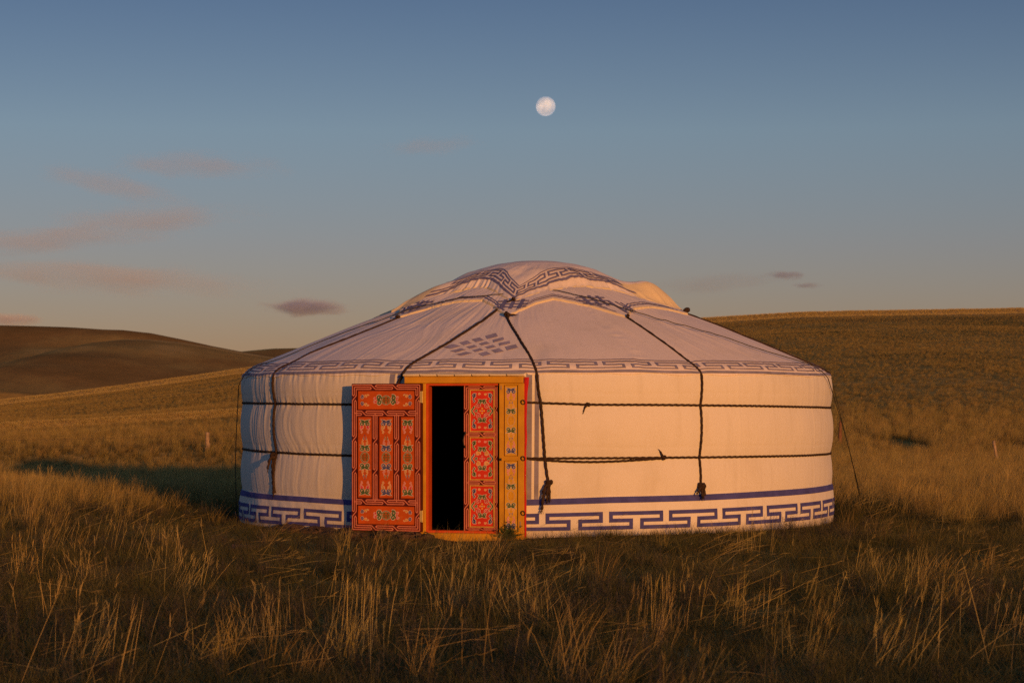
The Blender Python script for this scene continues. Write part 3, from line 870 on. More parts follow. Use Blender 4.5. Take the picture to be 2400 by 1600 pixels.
def knot(parent, p, nrm, size, tails=(), seedv=0):
    """a clenched lump of rope turns with hanging ends"""
    p, nrm = np.array(p, float), np.array(nrm, float)
    rs = np.random.default_rng(seedv)
    up = np.array([0, 0, 1.0]); sd = np.cross(nrm, up); sd /= np.linalg.norm(sd)
    up2 = np.cross(sd, nrm)
    th = np.linspace(0, 2 * np.pi, 22)
    mb = MB()
    for k in range(3):
        tilt = rs.uniform(-0.9, 0.9)
        path = p[None] + nrm * size * 0.30 + size * (np.cos(th)[:, None] * (sd * math.cos(tilt) + up2 * math.sin(tilt)) * 0.42 + np.sin(th)[:, None] * (nrm * 0.42 + up2 * 0.25 * rs.uniform(-1, 1)))
        path = path + rs.normal(0, size * 0.03, path.shape)
        mb.tube(path, size * 0.25, 7, 30, 3, 0.15)
    o = mb.build('knot', M['rope'], parent, smooth=True)
    for tl in tails:
        q = densify(np.array([p + nrm * size * 0.3] + [p + nrm * (size * 0.35 + t_[2]) + sd * t_[0] + up2 * t_[1] for t_ in tl]), 0.012)
        n = len(q)
        r_ = size * 0.27 * (1 + 0.15 * np.sin(np.arange(n) * 0.9)) * np.linspace(1.0, 0.75, n)
        mt = MB(); mt.tube(q, r_, 7, 40, 3, 0.2)
        # frayed end
        for f_ in range(7):
            dirv = (q[-1] - q[-3]); dirv /= np.linalg.norm(dirv) + 1e-9
            e_ = dirv + rs.normal(0, 0.35, 3)
            mt.tube(np.array([q[-1], q[-1] + e_ * size * 0.25, q[-1] + e_ * size * 0.5 + np.array([0, 0, -size * 0.08])]), [size * .06, size * .04, size * .015], 4)
        mt.build('rope_end', M['rope'], parent, smooth=True)
    return o

def nrm_at(az):
    return np.array([math.sin(RAD(az)), -math.cos(RAD(az)), 0.0])

RR = 0.0105
# girth ropes, left and right of the door
def girth(a0, a1, which, n=600, jitter=0.0, sag=0.0):
    az = np.linspace(a0, a1, n)
    z = rope_z(az, which) + 0.002 * vn(az / 6.0, 0, 180)
    return surf(az, z, RR * 0.75 - 0.002)
gl_up = rope('girth_rope', girth(-175, -25, 'up'), RR)
gl_lo = rope('girth_rope', girth(-175, -25, 'lo'), RR)
g1 = girth(-2.6, 175, 'up'); gr_up = rope('girth_rope', g1, RR)
g2 = girth(-2.6, 175, 'lo'); gr_lo = rope('girth_rope', g2, RR)
# slack second strand of the lower rope, drooping between the ring and the knot
az = np.linspace(-2.4, 21.5, 120); tz = (az + 2.4) / 23.9
rope('slack_strand', surf(az, rope_z(az, 'lo') - 0.004 - 0.034 * np.sin(np.pi * tz) * (1 - 0.35 * tz), RR), RR * 0.95, gr_lo)
knot(gr_up, surf(8.2, 1.186), nrm_at(8.2), 0.034, [[(0.025, -0.02, 0.005), (0.045, -0.065, 0.006)]], 1)
knot(gr_lo, surf(21.8, 0.712), nrm_at(21.8), 0.040, [[(0.02, 0.02, 0.01), (0.042, 0.055, 0.012)]], 2)
# ropes running down from the crown over the roof
pA = rope_path([(-51.2, 2.019), (-51.9, 1.916), (-53.5, 1.772), (-56.0, 1.637), (-57.5, 1.532), (-57.2, 1.44), (-57.0, 1.304), (-56.6, 1.0), (-56.4, 0.727), (-56.4, 0.35)], RR)
rA = rope('roof_rope', pA, RR * 1.1)
knot(rA, surf(-51.2, 2.02, 0.01), nrm_at(-51.2) * 0.6 + np.array([0, 0, .8]), 0.036, [], 3)
knot(rA, surf(-56.6, 0.70, 0.012), nrm_at(-56.6), 0.054, [[(-0.03, -0.03, 0.05), (-0.055, -0.09, 0.08), (-0.05, -0.12, 0.085)], [(0.005, -0.1, 0.005), (0.0, -0.28, 0.0), (-0.004, -0.36, 0.0)]], 4)
pB0 = cloth2([-10.2], [1.36], 0.02)
pB = np.vstack([pB0, rope_path([(-12.6, 2.135), (-14.4, 2.07), (-17.1, 1.903), (-20.4, 1.717), (-23.2, 1.552), (-24.2, 1.445), (-25.2, 1.34), (-26.5, 1.15)], RR + 0.004)])
rB = rope('roof_rope', pB, RR * 1.1)
knot(rB, cloth2(-9.8, 1.375, 0.012), nrm_at(-10) * 0.5 + np.array([0, 0, .85]), 0.034, [], 5)
pC = rope_path([(-9.5, 2.0), (-7.0, 1.90), (-4.8, 1.798), (-2.1, 1.629), (-0.8, 1.50), (-0.6, 1.449), (-0.25, 1.30), (0.2, 1.142), (0.8, 0.719), (1.3, 0.515)], RR)
rC = rope('roof_rope', pC, RR * 1.15)
knot(rC, surf(-9.5, 2.0, 0.02), nrm_at(-9.5) * 0.5 + np.array([0, 0, .85]), 0.046, [[(-0.05, -0.004, 0.0), (-0.075, -0.01, 0.0)]], 6)
knot(rC, surf(1.5, 0.50, 0.01), nrm_at(1.5), 0.052, [[(0.04, -0.05, 0.02), (0.055, -0.14, 0.02), (0.065, -0.24, 0.035)], [(0.0, -0.06, 0.01), (-0.004, -0.15, 0.0)], [(0.018, -0.08, 0.02), (0.018, -0.16, 0.01)]], 7)
pD = rope_path([(28.2, 2.0), (28.4, 1.88), (28.5, 1.764), (28.8, 1.64), (29.0, 1.555), (29.3, 1.47), (29.3, 1.39), (29.2, 1.102), (29.1, 0.906), (28.85, 0.47)], RR)
rD = rope('roof_rope', pD, RR)
knot(rD, surf(28.2, 2.0, 0.02), nrm_at(28) * 0.5 + np.array([0, 0, .85]), 0.032, [], 8)
knot(rD, surf(28.8, 0.455, 0.012), nrm_at(28.8), 0.058, [[(0.03, -0.02, 0.02), (0.055, -0.055, 0.02)], [(-0.015, -0.05, 0.02), (-0.01, -0.09, 0.02)], [(0.01, -0.05, 0.02), (0.004, -0.095, 0.02)]], 9)
pE = rope_path([(71.5, 2.08), (71.0, 1.949), (70.0, 1.755), (71.5, 1.568), (76.0, 1.50), (88.0, 1.47), (104.0, 1.36), (108, 0.5)], RR)
rE = rope('roof_rope', pE, RR * 1.1)
knot(rE, surf(71.5, 2.085, 0.03), nrm_at(71) * 0.5 + np.array([0, 0, .85]), 0.05, [], 10)
# thin guy lines over the roof, staked out on either side
pF = rope_path([(8.0, 2.262), (12.0, 2.250), (23.1, 2.171), (32.0, 2.068), (45.1, 1.866), (55.1, 1.672), (65.0, 1.520), (69.5, 1.44)], 0.034)
down = np.array([pF[-1] * (1 - t) + np.array((3.66, 1.95, 0.02)) * t for t in np.linspace(0, 1, 60)])
down[:, 0] += 0.03 * np.sin(np.pi * np.linspace(0, 1, 60)); down[:, 2] -= 0.02 * np.sin(np.pi * np.linspace(0, 1, 60))
gF_ = rope('guy_line', np.vstack([pF, down[1:]]), 0.0042, mat='cord', amp=0.0)
p2 = surf(82.0, 1.42, 0.004)
rope('guy_strand', np.array([p2 * (1 - t) + down[42] * t for t in np.linspace(0, 1, 30)]), 0.0040, gF_, 'cord', 0.0)
rope('guy_wrap', densify(down[40::4], 0.03), 0.0075, gF_, 'cord', 0.3, 60)
stk = MB(); stk.tube([(3.69, 2.02, -0.20), (3.655, 1.93, 0.03), (3.64, 1.90, 0.10)], [0.008, 0.010, 0.012], 7)
stk.build('stake', M['iron'], gF_, smooth=True)
pG = rope_path([(-13, 2.245), (-17.6, 2.226), (-36.6, 2.179), (-52.7, 2.10), (-57.6, 1.946), (-60.9, 1.782), (-63.5, 1.602), (-70.0, 1.50), (-79.0, 1.36)], 0.034)
downG = densify(np.vstack([pG[-1], (-3.04, -0.30, 0.66), (-3.055, -0.10, 0.02)]), 0.05)
gG_ = rope('guy_line', np.vstack([pG, downG[1:]]), 0.0042, mat='cord', amp=0.0)
stk = MB(); stk.tube([(-3.05, -0.08, -0.20), (-3.055, -0.10, 0.03), (-3.06, -0.12, 0.09)], [0.008, 0.010, 0.012], 7)
stk.build('stake', M['iron'], gG_, smooth=True)

# ------------------------------------------------------------------ doorway (local x along the door, -y outward)
TH = RAD(DOOR_AZ)
NRM = np.array([math.sin(TH), -math.cos(TH), 0])
frame_loc = NRM * 3.03

def spiral(cx, cz, r0, r1, a0, turns, n=16):
    k = np.linspace(0, 1, n)
    r = r0 + (r1 - r0) * k
    a = a0 + turns * 2 * math.pi * k
    return [(cx + r_ * math.cos(a_), cz + r_ * math.sin(a_)) for r_, a_ in zip(r, a)]

class Paint:
    """painted ornament: pale outline, colour on top"""
    def __init__(self, mb, y, pal):
        self.mb, self.y, self.pal = mb, y, pal
    def line(self, pts, w, col):
        self.mb.ribbon(pts, w * 2.0, self.y, self.pal['o_pale'])
        self.mb.ribbon(pts, w, self.y - 0.0009, self.pal[col])
    def cloud(self, x, z, w, fl, col, fill=None):
        for s in (-1, 1):
            q = spiral(0, 0, 0.05 * w, 0.20 * w, -math.pi * 0.2, 1.35, 18)
            pts = [(x + s * (0.26 * w - a), z + fl * b) for a, b in q]
            pts += [(x + s * 0.30 * w, z + fl * 0.24 * w), (x + s * 0.12 * w, z + fl * 0.22 * w), (x, z + fl * 0.10 * w)]
            if fill: self.mb.disc(x + s * 0.26 * w, z, 0.07 * w, self.y - 0.0005, self.pal[fill])
            self.line(pts, 0.085 * w, col)
    def flame(self, x, z, w, fl, col, core=None):
        for s in (-1, 1):
            pts = spiral(x + s * 0.27 * w, z, 0.04 * w, 0.15 * w, math.pi * 0.5 * fl, -1.1 * s * fl, 14)
            pts += [(x + s * 0.33 * w, z + fl * 0.26 * w), (x + s * 0.22 * w, z + fl * 0.38 * w), (x + s * 0.31 * w, z + fl * 0.50 * w)]
            if core: self.mb.disc(x + s * 0.27 * w, z + fl * 0.04 * w, 0.10 * w, self.y - 0.0004, self.pal[core])
            self.line(pts, 0.060 * w, col)
    def medal(self, x, z, rx, rz, col):
        ring = [(x + rx * math.cos(t), z + rz * math.sin(t)) for t in np.linspace(0, 2 * math.pi, 25)]
        w = rx * 0.13
        self.mb.ribbon(ring, w * 2.0, self.y, self.pal['o_pale'])
        self.mb.ribbon(ring, w, self.y - 0.0009, self.pal[col])
        for k in (-0.5, -0.12, 0.12, 0.5):
            hw = rx * math.sqrt(max(0.0, 1 - k * k)) * 0.85
            self.mb.ribbon([(x - hw, z + k * rz), (x + hw, z + k * rz)], w, self.y - 0.0006, self.pal[col])
        for k in (-0.4, 0.4):
            self.mb.ribbon([(x + k * rx, z - 0.75 * rz), (x + k * rx, z - 0.12 * rz)], w, self.y - 0.0012, self.pal[col])
            self.mb.ribbon([(x + k * rx, z + 0.12 * rz), (x + k * rx, z + 0.75 * rz)], w, self.y - 0.0012, self.pal[col])
    def corner(self, x, z, s, fx, fz, c1, c2):
        pts = [(x + fx * a, z + fz * b) for a, b in spiral(0.22 * s, 0, 0.05 * s, 0.24 * s, 0.3, 1.25, 16)]
        self.line(pts, 0.12 * s, c1)
        self.mb.disc(x + fx * 0.22 * s, z, 0.08 * s, self.y - 0.0005, self.pal['o_pink'])
        pts = [(x + fx * a, z + fz * b) for a, b in spiral(0.82 * s, 0.10 * s, 0.04 * s, 0.20 * s, 2.5, 1.1, 14)] + [(x + fx * 1.12 * s, z + fz * 0.32 * s), (x + fx * 1.32 * s, z + fz * 0.20 * s)]
        self.line(pts, 0.085 * s, c2)
    def tree(self, x, z, w, fl, c1, c2, c3):
        """tapering stack of scrolls pointing away from the medallion"""
        self.cloud(x, z, w, fl, c1)
        self.flame(x, z + fl * 0.42 * w, w * 0.72, fl, c2)
        self.flame(x, z + fl * 0.78 * w, w * 0.42, fl, c3)
        self.mb.disc(x, z + fl * 1.08 * w, 0.045 * w, self.y - 0.0005, self.pal[c3], 8)

MATKEYS = ['orange', 'o_pale', 'o_blue', 'o_green', 'o_pink', 'o_red', 'o_gold', 'line_dark', 'line_red', 'salmon', 'black', 'gold', 'red', 'ochre_panel', 'ochre']
PAL = {k: i for i, k in enumerate(MATKEYS)}
MATS = [M[k] for k in MATKEYS]

def interlace(mb, T, A, C, B, a, crossings, g, y):
    """three painted lines along a rail, swapping sides at each crossing; A, C, B = (start, end) of each line"""
    e = g * 0.55
    out = []
    cA, cC, cB = [(A[0], a)], [(C[0], 0)], [(B[0], -a)]
    for c in crossings:
        l1 = cA + [(c - g, a), (c + g, -a)]
        out.append(cB + [(c - g - e * 0.6, -a), (c - g, -a / 2), (c - g - e * 0.6, 0)] + cC[::-1])
        cB = l1
        cA = [(c + g + e, 0), (c + g, a / 2), (c + g + e, a)]
        cC = [(c + g + e, 0)]
    out += [cA + [(A[1], a)], cC + [(C[1], 0)], cB + [(B[1], -a)]]
    for k, p in enumerate(out):
        q = [T(*t) for t in p]
        mb.ribbon(q, a * 0.74, y, PAL['line_red'])
        mb.ribbon(q, a * 0.34, y - 0.0009 - 0.00005 * k, PAL['salmon'])

# ---- open outer leaf, hinged at its right edge and swung flat against the wall
leaf_loc = Vector(frame_loc) + Matrix.Rotation(TH, 3, 'Z') @ Vector((-0.362, -0.052, 0.0))
W_, Z0, Z1 = 0.690, 0.056, 1.372
H_ = Z1 - Z0
def lx(f): return -W_ + f * W_
def lz(f): return Z1 - f * H_
mb = MB()
xs = [0, .080, .293, .389, .603, .699, .908, 1.0]
zsl = [0, .048, .177, .2245, .777, .829, .956, 1.0]
TK = 0.040
# stiles, rails, mullions (butted end to end)
mb.box(lx(0), lx(.080), -TK / 2, TK / 2, Z0, Z1, PAL['line_dark'])
mb.box(lx(.908), lx(1), -TK / 2, TK / 2, Z0, Z1, PAL['line_dark'])
for (f0, f1) in ((0, .048), (.177, .2245), (.777, .829), (.956, 1.0)):
    mb.box(lx(.080), lx(.908), -TK / 2, TK / 2, lz(f1), lz(f0), PAL['line_dark'])
for (f0, f1) in ((.293, .389), (.603, .699)):
    mb.box(lx(f0), lx(f1), -TK / 2, TK / 2, lz(.777), lz(.2245), PAL['line_dark'])
yF = -TK / 2 - 0.0012
a_ = 0.0185
def horiz(zc): return lambda u, v: (u, zc + v)
def vert(xc): return lambda u, v: (xc + v, -u)      # u runs downward (u = -z)
cl, cr = lx(.040), lx(.954)
ct_, cb_ = lz(.024), lz(.978)
m1, m2 = lz(.2007), lz(.803)
ma, mbx = lx(.341), lx(.651)
g_ = 0.021
interlace(mb, horiz(ct_), (cl - a_, cr + a_), (cl, cr), (cl + a_, cr - a_), a_, [lx(.315), lx(.625)], g_, yF)
interlace(mb, horiz(cb_), (cl + a_, cr - a_), (cl, cr), (cl - a_, cr + a_), a_, [lx(.32), lx(.63)], g_, yF)
for zc, flip in ((m1, 1), (m2, -1)):
    interlace(mb, horiz(zc), (cl + a_, cr - a_), (cl, cr), (cl + a_, cr - a_), a_, [lx(.175), lx(.485), lx(.79)], g_, yF)
interlace(mb, vert(cl), (-(ct_ - a_), -(cb_ + a_)), (-ct_, -cb_), (-(ct_ + a_), -(cb_ - a_)), a_, [-lz(.098), -lz(.375), -lz(.59), -lz(.886)], g_, yF - 0.0003)
interlace(mb, vert(cr), (-(ct_ + a_), -(cb_ - a_)), (-ct_, -cb_), (-(ct_ - a_), -(cb_ + a_)), a_, [-lz(.098), -lz(.375), -lz(.59), -lz(.886)], g_, yF - 0.0003)
for xc in (ma, mbx):
    interlace(mb, vert(xc), (-(m1 - a_), -(m2 + a_)), (-m1, -m2), (-(m1 - a_), -(m2 + a_)), a_, [-lz(.39), -lz(.60)], g_, yF - 0.0003)
door = mb.build('door_leaf', MATS, yurt)
door['label'] = 'orange outer door leaf standing open against the wall'
door.location = leaf_loc
door.rotation_euler = (0, 0, TH - RAD(10.0))

def panel(parent, x0, x1, z0, z1, base, yf, draw, name='panel', bev=0.006, yb=0.012):
    mb = MB()
    mb.box(x0 + 0.0006, x1 - 0.0006, yf, yb, z0 + 0.0006, z1 - 0.0006, PAL[base], bev)
    draw(Paint(mb, yf - 0.0009, PAL), (x0 + x1) / 2, (z0 + z1) / 2, x1 - x0, z1 - z0)
    return mb.build(name, MATS, parent)

def draw_wide(p, x, z, w, h):
    for fx in (-1, 1):
        for fz in (-1, 1):
            p.corner(x + fx * w * 0.445, z + fz * h * 0.17, h * 0.38, -fx, fz, 'o_blue', 'o_gold')
            c = (x + fx * w * 0.125, z + fz * h * 0.125)
            p.line(spiral(c[0], c[1], h * .03, h * .14, 1.0, 1.2 * fx * fz, 16), h * .07, 'o_green')
            p.mb.disc(x + fx * w * 0.185, z + fz * h * 0.09, h * .05, p.y - 0.0004, PAL['o_red'], 8)
            p.line(spiral(x + fx * w * 0.195, z + fz * h * 0.10, h * .02, h * .09, 0.4, -1.0 * fx * fz, 12), h * .035, 'o_pink')
    p.medal(x, z, w * 0.075, h * 0.225, 'o_green')

def draw_tall(ca, cb, cc):
    def f(p, x, z, w, h):
        u = w * 0.77
        for fl in (-1, 1):
            p.cloud(x, z + fl * h * 0.415, u, fl, ca)
            p.flame(x, z + fl * h * 0.375, u * 1.05, -fl, cb, 'o_red' if cb == 'o_pink' else None)
            p.tree(x, z + fl * h * 0.105, u * 0.98, fl, ca, cc, 'o_blue' if ca == 'o_green' else 'o_green')
        p.medal(x, z, u * 0.36, h * 0.062, 'o_green')
    return f

yP = -0.014
panel(door, lx(.080), lx(.908), lz(.177), lz(.048), 'orange', yP, draw_wide)
panel(door, lx(.080), lx(.908), lz(.956), lz(.829), 'orange', yP, draw_wide)
for f0, f1, sc_ in ((.080, .293, ('o_green', 'o_pink', 'o_gold')), (.389, .603, ('o_blue', 'o_gold', 'o_pink')), (.699, .908, ('o_green', 'o_pink', 'o_gold'))):
    panel(door, lx(f0), lx(f1), lz(.777), lz(.2245), 'orange', yP, draw_tall(*sc_))
for zc in (1.252, 0.196):
    h = MB(); h.tube([(0.010, -0.020, zc - 0.052), (0.010, -0.020, zc + 0.052)], 0.0068, 10)
    h.box(-0.012, 0.008, -0.024, -0.0225, zc - 0.05, zc + 0.05)
    h.build('hinge', M['brass'], door, smooth=False)

# ---- door frame
frame = MB()
frame.box(-0.336, -0.314, -0.012, 0.10, 0.070, 1.353, 0)
frame.box(-0.336, 0.318, -0.012, 0.10, 1.353, 1.3715, 0)
frame.box(-0.336, 0.318, -0.012, 0.10, 0.050, 0.070, 0)
fr_ob = frame.build('door_frame', M['frame_red'], yurt)
fr_ob['label'] = 'ochre and red door frame'
fr_ob.location = frame_loc
fr_ob.rotation_euler = (0, 0, TH)
mb = MB(); mb.box(-0.535, 0.548, -0.030, 0.08, 1.3725, 1.432, 0, 0.006); mb.build('lintel', M['ochre'], fr_ob)
mb = MB(); mb.box(-0.430, 0.560, -0.045, 0.10, -0.06, 0.049, 0, 0.008); mb.build('threshold', M['ochre'], fr_ob)
mb = MB(); mb.box(-0.530, -0.337, -0.022, 0.08, 0.050, 1.3715, 0, 0.004); mb.build('jamb', M['ochre'], fr_ob)
mb = MB()
mb.box(0.333, 0.374, -0.025, 0.08, 0.050, 1.3715, 0, 0.003)
mb.box(0.502, 0.558, -0.025, 0.08, 0.050, 1.3715, 0, 0.003)
for z0, z1 in ((1.354, 1.3715), (0.690, 0.732), (0.050, 0.070)):
    mb.box(0.374, 0.502, -0.024, 0.08, z0, z1, 0, 0.003)
side = mb.build('side_jamb', M['ochre'], fr_ob)
mb = MB()
def draw_side(p, x, z, w, h):
    u = w * 0.76
    for fl in (-1, 1):
        p.cloud(x, z + fl * h * 0.415, u, fl, 'o_blue')
        p.flame(x, z + fl * h * 0.365, u * 0.95, -fl, 'o_pink')
        p.tree(x, z + fl * h * 0.125, u, fl, 'o_green', 'o_gold', 'o_blue')
    p.medal(x, z, u * 0.34, h * 0.075, 'ochre')
for z0, z1 in ((0.732, 1.354), (0.070, 0.690)):
    panel(fr_ob, 0.374, 0.502, z0, z1, 'ochre_panel', -0.012, draw_side, bev=0.004, yb=0.05)
    g = MB()
    for (x0, x1, c0, c1) in ((0.3745, 0.381, z0, z1), (0.495, 0.5015, z0, z1)):
        g.box(x0, x1, -0.0165, -0.0105, c0 + 0.001, c1 - 0.001, 0, 0.002)
    g.build('panel_bead', M['line_dark'], fr_ob)
# catch plates, rings for the girth ropes
mb = MB(); mb.box(0.338, 0.356, -0.029, -0.0245, 0.690, 0.714); mb.build('catch', M['iron'], fr_ob)
mb = MB(); mb.box(0.346, 0.357, -0.028, -0.0245, 1.315, 1.350); mb.build('catch_plate', M['wood_post'], fr_ob)
mb = MB(); mb.box(0.520, 0.532, -0.028, -0.0245, 0.105, 0.160); mb.build('catch_plate', M['wood_post'], fr_ob)
for zc in (1.205, 0.712, 0.232):
    mb = MB(); t = np.linspace(0, 2 * np.pi, 17)
    mb.tube([(0.552 + 0.017 * math.cos(k), -0.036 - 0.006 * math.sin(k), zc + 0.019 * math.sin(k)) for k in t], 0.0045, 6, cap=False)
    mb.build('ring', M['iron'], fr_ob, smooth=True)
# red felt edge hanging beside the jamb
zf = np.linspace(0.02, 1.425, 46)
fw = np.interp(zf, [0, 0.3, 0.8, 1.2, 1.36, 1.43], [0.010, 0.012, 0.014, 0.022, 0.036, 0.036])
mb = MB()
Vf = []
for k, z in enumerate(zf):
    xe = 0.5595 + 0.003 * math.sin(z * 9) + 0.002 * math.sin(z * 23)
    Vf += [(xe - 0.004, -0.006, z), (xe + fw[k] * 0.5, -0.020 - 0.004 * math.sin(z * 14), z), (xe + fw[k], -0.002, z)]
mb.add(Vf, grid_faces(len(zf), 3))
mb.build('red_felt_edge', M['red_felt'], fr_ob, smooth=True)
# hem of the roof cloth folded over the lintel, caught down by small hooks
xs_ = np.linspace(-0.545, 0.560, 90)
Vh = []
for x in xs_:
    ph = ((x + 0.545) / 0.1585) % 1.0
    dip = 0.010 * math.sin(math.pi * ph) ** 0.6
    Vh += [(x, -0.012, 1.4335), (x, -0.030 - dip * 0.6, 1.436 + 0.003 * (1 - dip * 80)), (x, -0.034 - dip, 1.444), (x, -0.020, 1.456 + 0.002 * math.sin(x * 12)), (x, 0.05, 1.468)]
mb = MB(); mb.add(Vh, [tuple(q[::-1]) for q in grid_faces(len(xs_), 5)])
mb.build('lintel_hem', M['cream'], fr_ob, smooth=True)
for k in range(1, 7):
    x = -0.545 + 0.1585 * k
    mb = MB(); mb.tube([(x - 0.006, -0.030, 1.452), (x, -0.040, 1.444), (x + 0.004, -0.034, 1.4345)], 0.0026, 5)
    mb.build('hook', M['iron'], fr_ob)

# ---- inner leaf, closed, on the right of the opening
X0, X1, IZ0, IZ1 = 0.002, 0.314, 0.0705, 1.3525
mb = MB()
ip = [(0.943, 1.316), (0.517, 0.897), (0.100, 0.472)]
mb.box(X0, 0.055, 0.010, 0.045, IZ0, IZ1, PAL['line_dark'])
mb.box(0.282, X1, 0.010, 0.045, IZ0, IZ1, PAL['line_dark'])
edges_ = [IZ1, 1.316, 0.943, 0.897, 0.517, 0.472, 0.100, IZ0]
for k in range(0, 8, 2):
    mb.box(0.055, 0.282, 0.010, 0.045, edges_[k + 1], edges_[k], PAL['line_dark'])
yI = 0.0088
ai = 0.0170
xl, xr = 0.0285, 0.298
zt_, zb_ = 1.334, 0.0855
interlace(mb, vert(xl), (-(zt_ - ai), -(zb_ + ai)), (-zt_, -zb_), (-(zt_ + ai), -(zb_ - ai)), ai, [-1.125, -0.700, -0.285], 0.020, yI - 0.0003)
interlace(mb, vert(xr), (-(zt_ + .010), -(zb_ - .010)), (-zt_, -zb_), (-(zt_ - .010), -(zb_ + .010)), 0.010, [-1.145, -0.715, -0.30], 0.020, yI - 0.0003)
for zc, aa_ in ((zt_, 0.0125), (0.920, ai * 0.95), (0.4945, ai * 0.95), (zb_, 0.0095)):
    interlace(mb, horiz(zc), (xl + ai, xr - .01), (xl, xr), (xl + ai, xr - .01), aa_, [0.165], 0.019, yI)
inner = mb.build('inner_door_leaf', MATS, yurt)
inner['label'] = 'red inner door leaf, closed'
inner.location = frame_loc
inner.rotation_euler = (0, 0, TH)
def draw_inner(alt):
    c = ('o_green', 'o_blue') if alt else ('o_blue', 'o_green')
    def f(p, x, z, w, h):
        for fx in (-1, 1):
            for fz in (-1, 1):
                q = [(x + fx * (w * 0.34 + a), z + fz * (h * 0.375 + b)) for a, b in spiral(0, 0, w * .02, w * .085, 0.5, 1.25, 14)]
                q += [(x + fx * w * 0.40, z + fz * h * 0.29), (x + fx * w * 0.33, z + fz * h * 0.245), (x + fx * w * 0.38, z + fz * h * 0.205)]
                p.line(q, w * .040, c[0])
                p.line(spiral(x + fx * w * 0.13, z + fz * h * 0.415, w * .01, w * .05, 0.2, 1.1 * fx, 10), w * .022, 'o_pink' if alt else 'o_gold')
                p.line(spiral(x + fx * w * 0.18, z + fz * h * 0.125, w * .02, w * .095, 0.8, 1.2 * fx * fz, 14), w * .040, 'o_gold' if alt else 'o_red')
            pts = [(x + fx * (w * 0.40 + 0.05 * w * math.cos(t * 3)), z + h * 0.11 * math.sin(t)) for t in np.linspace(-1.4, 1.4, 15)]
            p.line(pts, w * .045, c[1] if not alt else 'o_blue')
            p.line(spiral(x + fx * w * 0.27, z, w * .015, w * .06, 0.2, 1.2, 10), w * .030, 'o_green')
        for fz in (-1, 1):
            p.cloud(x, z + fz * h * 0.215, w * 0.42, fz, 'o_green')
        for k in range(4):
            t = k * math.pi / 2
            p.mb.disc(x + w * .085 * math.cos(t), z + w * .095 * math.sin(t), w * .045, p.y - .0004, PAL['o_pink' if alt else 'o_gold'], 8)
        p.mb.disc(x, z, w * .03, p.y - .001, PAL['o_pale'], 8)
    return f
for k, (z0, z1) in enumerate(ip):
    panel(inner, 0.055 + 0.009, 0.282 - 0.009, z0 + 0.009, z1 - 0.009, 'red', 0.0195, draw_inner(k == 1), bev=0.003, yb=0.03)
    g = MB()
    b_ = 0.009
    g.box(0.055, 0.055 + b_, 0.004, 0.03, z0, z1, 0, 0.004); g.box(0.282 - b_, 0.282, 0.004, 0.03, z0, z1, 0, 0.004)
    g.box(0.055 + b_, 0.282 - b_, 0.004, 0.03, z1 - b_, z1, 0, 0.004); g.box(0.055 + b_, 0.282 - b_, 0.004, 0.03, z0, z0 + b_, 0, 0.004)
    g.build('moulding', M['gold'], inner)
mb = MB()
mb.tube(densify(np.array([(0.018, 0.006, 0.935), (0.012, -0.016, 0.905), (0.008, -0.026, 0.865), (0.012, -0.016, 0.825), (0.017, 0.006, 0.808)]), 0.01), 0.0055, 7)
mb.tube([(0.018, 0.012, 0.935), (0.018, -0.002, 0.935)], 0.012, 8)
mb.tube([(0.017, 0.012, 0.808), (0.017, -0.002, 0.808)], 0.008, 8)
mb.build('handle', M['iron'], inner, smooth=True)

# ------------------------------------------------------------------ fence posts, wire, board, weed
def fence_post(x, y, h, r, lean, mat, label, seed):
    z0 = float(terrain(x, y))
    rs = np.random.default_rng(seed)
    n = 14
    t = np.linspace(0, 1, n)
    P = np.stack([lean[0] * t, lean[1] * t, t * (h + 0.3) - 0.3], 1) + np.c_[rs.normal(0, r * .10, (n, 2)), np.zeros(n)]
    mb = MB(); mb.tube(P, r * (1 - 0.15 * t) * (1 + 0.12 * rs.normal(0, 1, n)), 9, 3, 2, 0.12)
    o = mb.build('fence_post', M[mat], None, smooth=True)
    o.location = (x, y, z0)
    tag(o, label, 'fence post', 'posts of the old wire fence')
    return o, Vector((x + lean[0], y + lean[1], z0 + h))
PA = fence_post(-7.83, 31.2, 0.47, 0.055, (0.015, 0.0), 'wood_post', 'pale weathered fence post in the grass, beyond the yurt shadow', 21)
PB = fence_post(9.10, 18.9, 0.50, 0.033, (-0.15, 0.02), 'wood_post', 'leaning thin pale fence post standing among dry grass by dark bank', 22)
PC_ = fence_post(7.40, 28.0, 0.62, 0.045, (0.03, 0.0), 'brown_post', 'reddish brown fence post seen behind the guy lines', 23)
fw_ = empty('wire_fence', (-7.83, 31.2, 0))
tag(fw_, 'thin rusty fence wires strung from the pale post across the grass', 'fence wire')
for dz in (0.40, 0.22):
    pts = []
    for (x, y) in ((-21.0, 32.4), (-7.83, 31.2), (-2.0, 31.6)):
        z0 = float(terrain(x, y)) + dz
        pts.append((x, y, z0))
    q = []
    for a, b in zip(pts[:-1], pts[1:]):
        for t in np.linspace(0, 1, 14, endpoint=False):
            p = np.array(a) * (1 - t) + np.array(b) * t
            p[2] -= 0.10 * 4 * t * (1 - t)
            q.append(p)
    q.append(np.array(pts[-1]))
    mb = MB(); mb.tube(np.array(q) - np.array([-7.83, 31.2, 0]), 0.0035, 5)
    mb.build('wire', M['wire'], fw_, smooth=True)

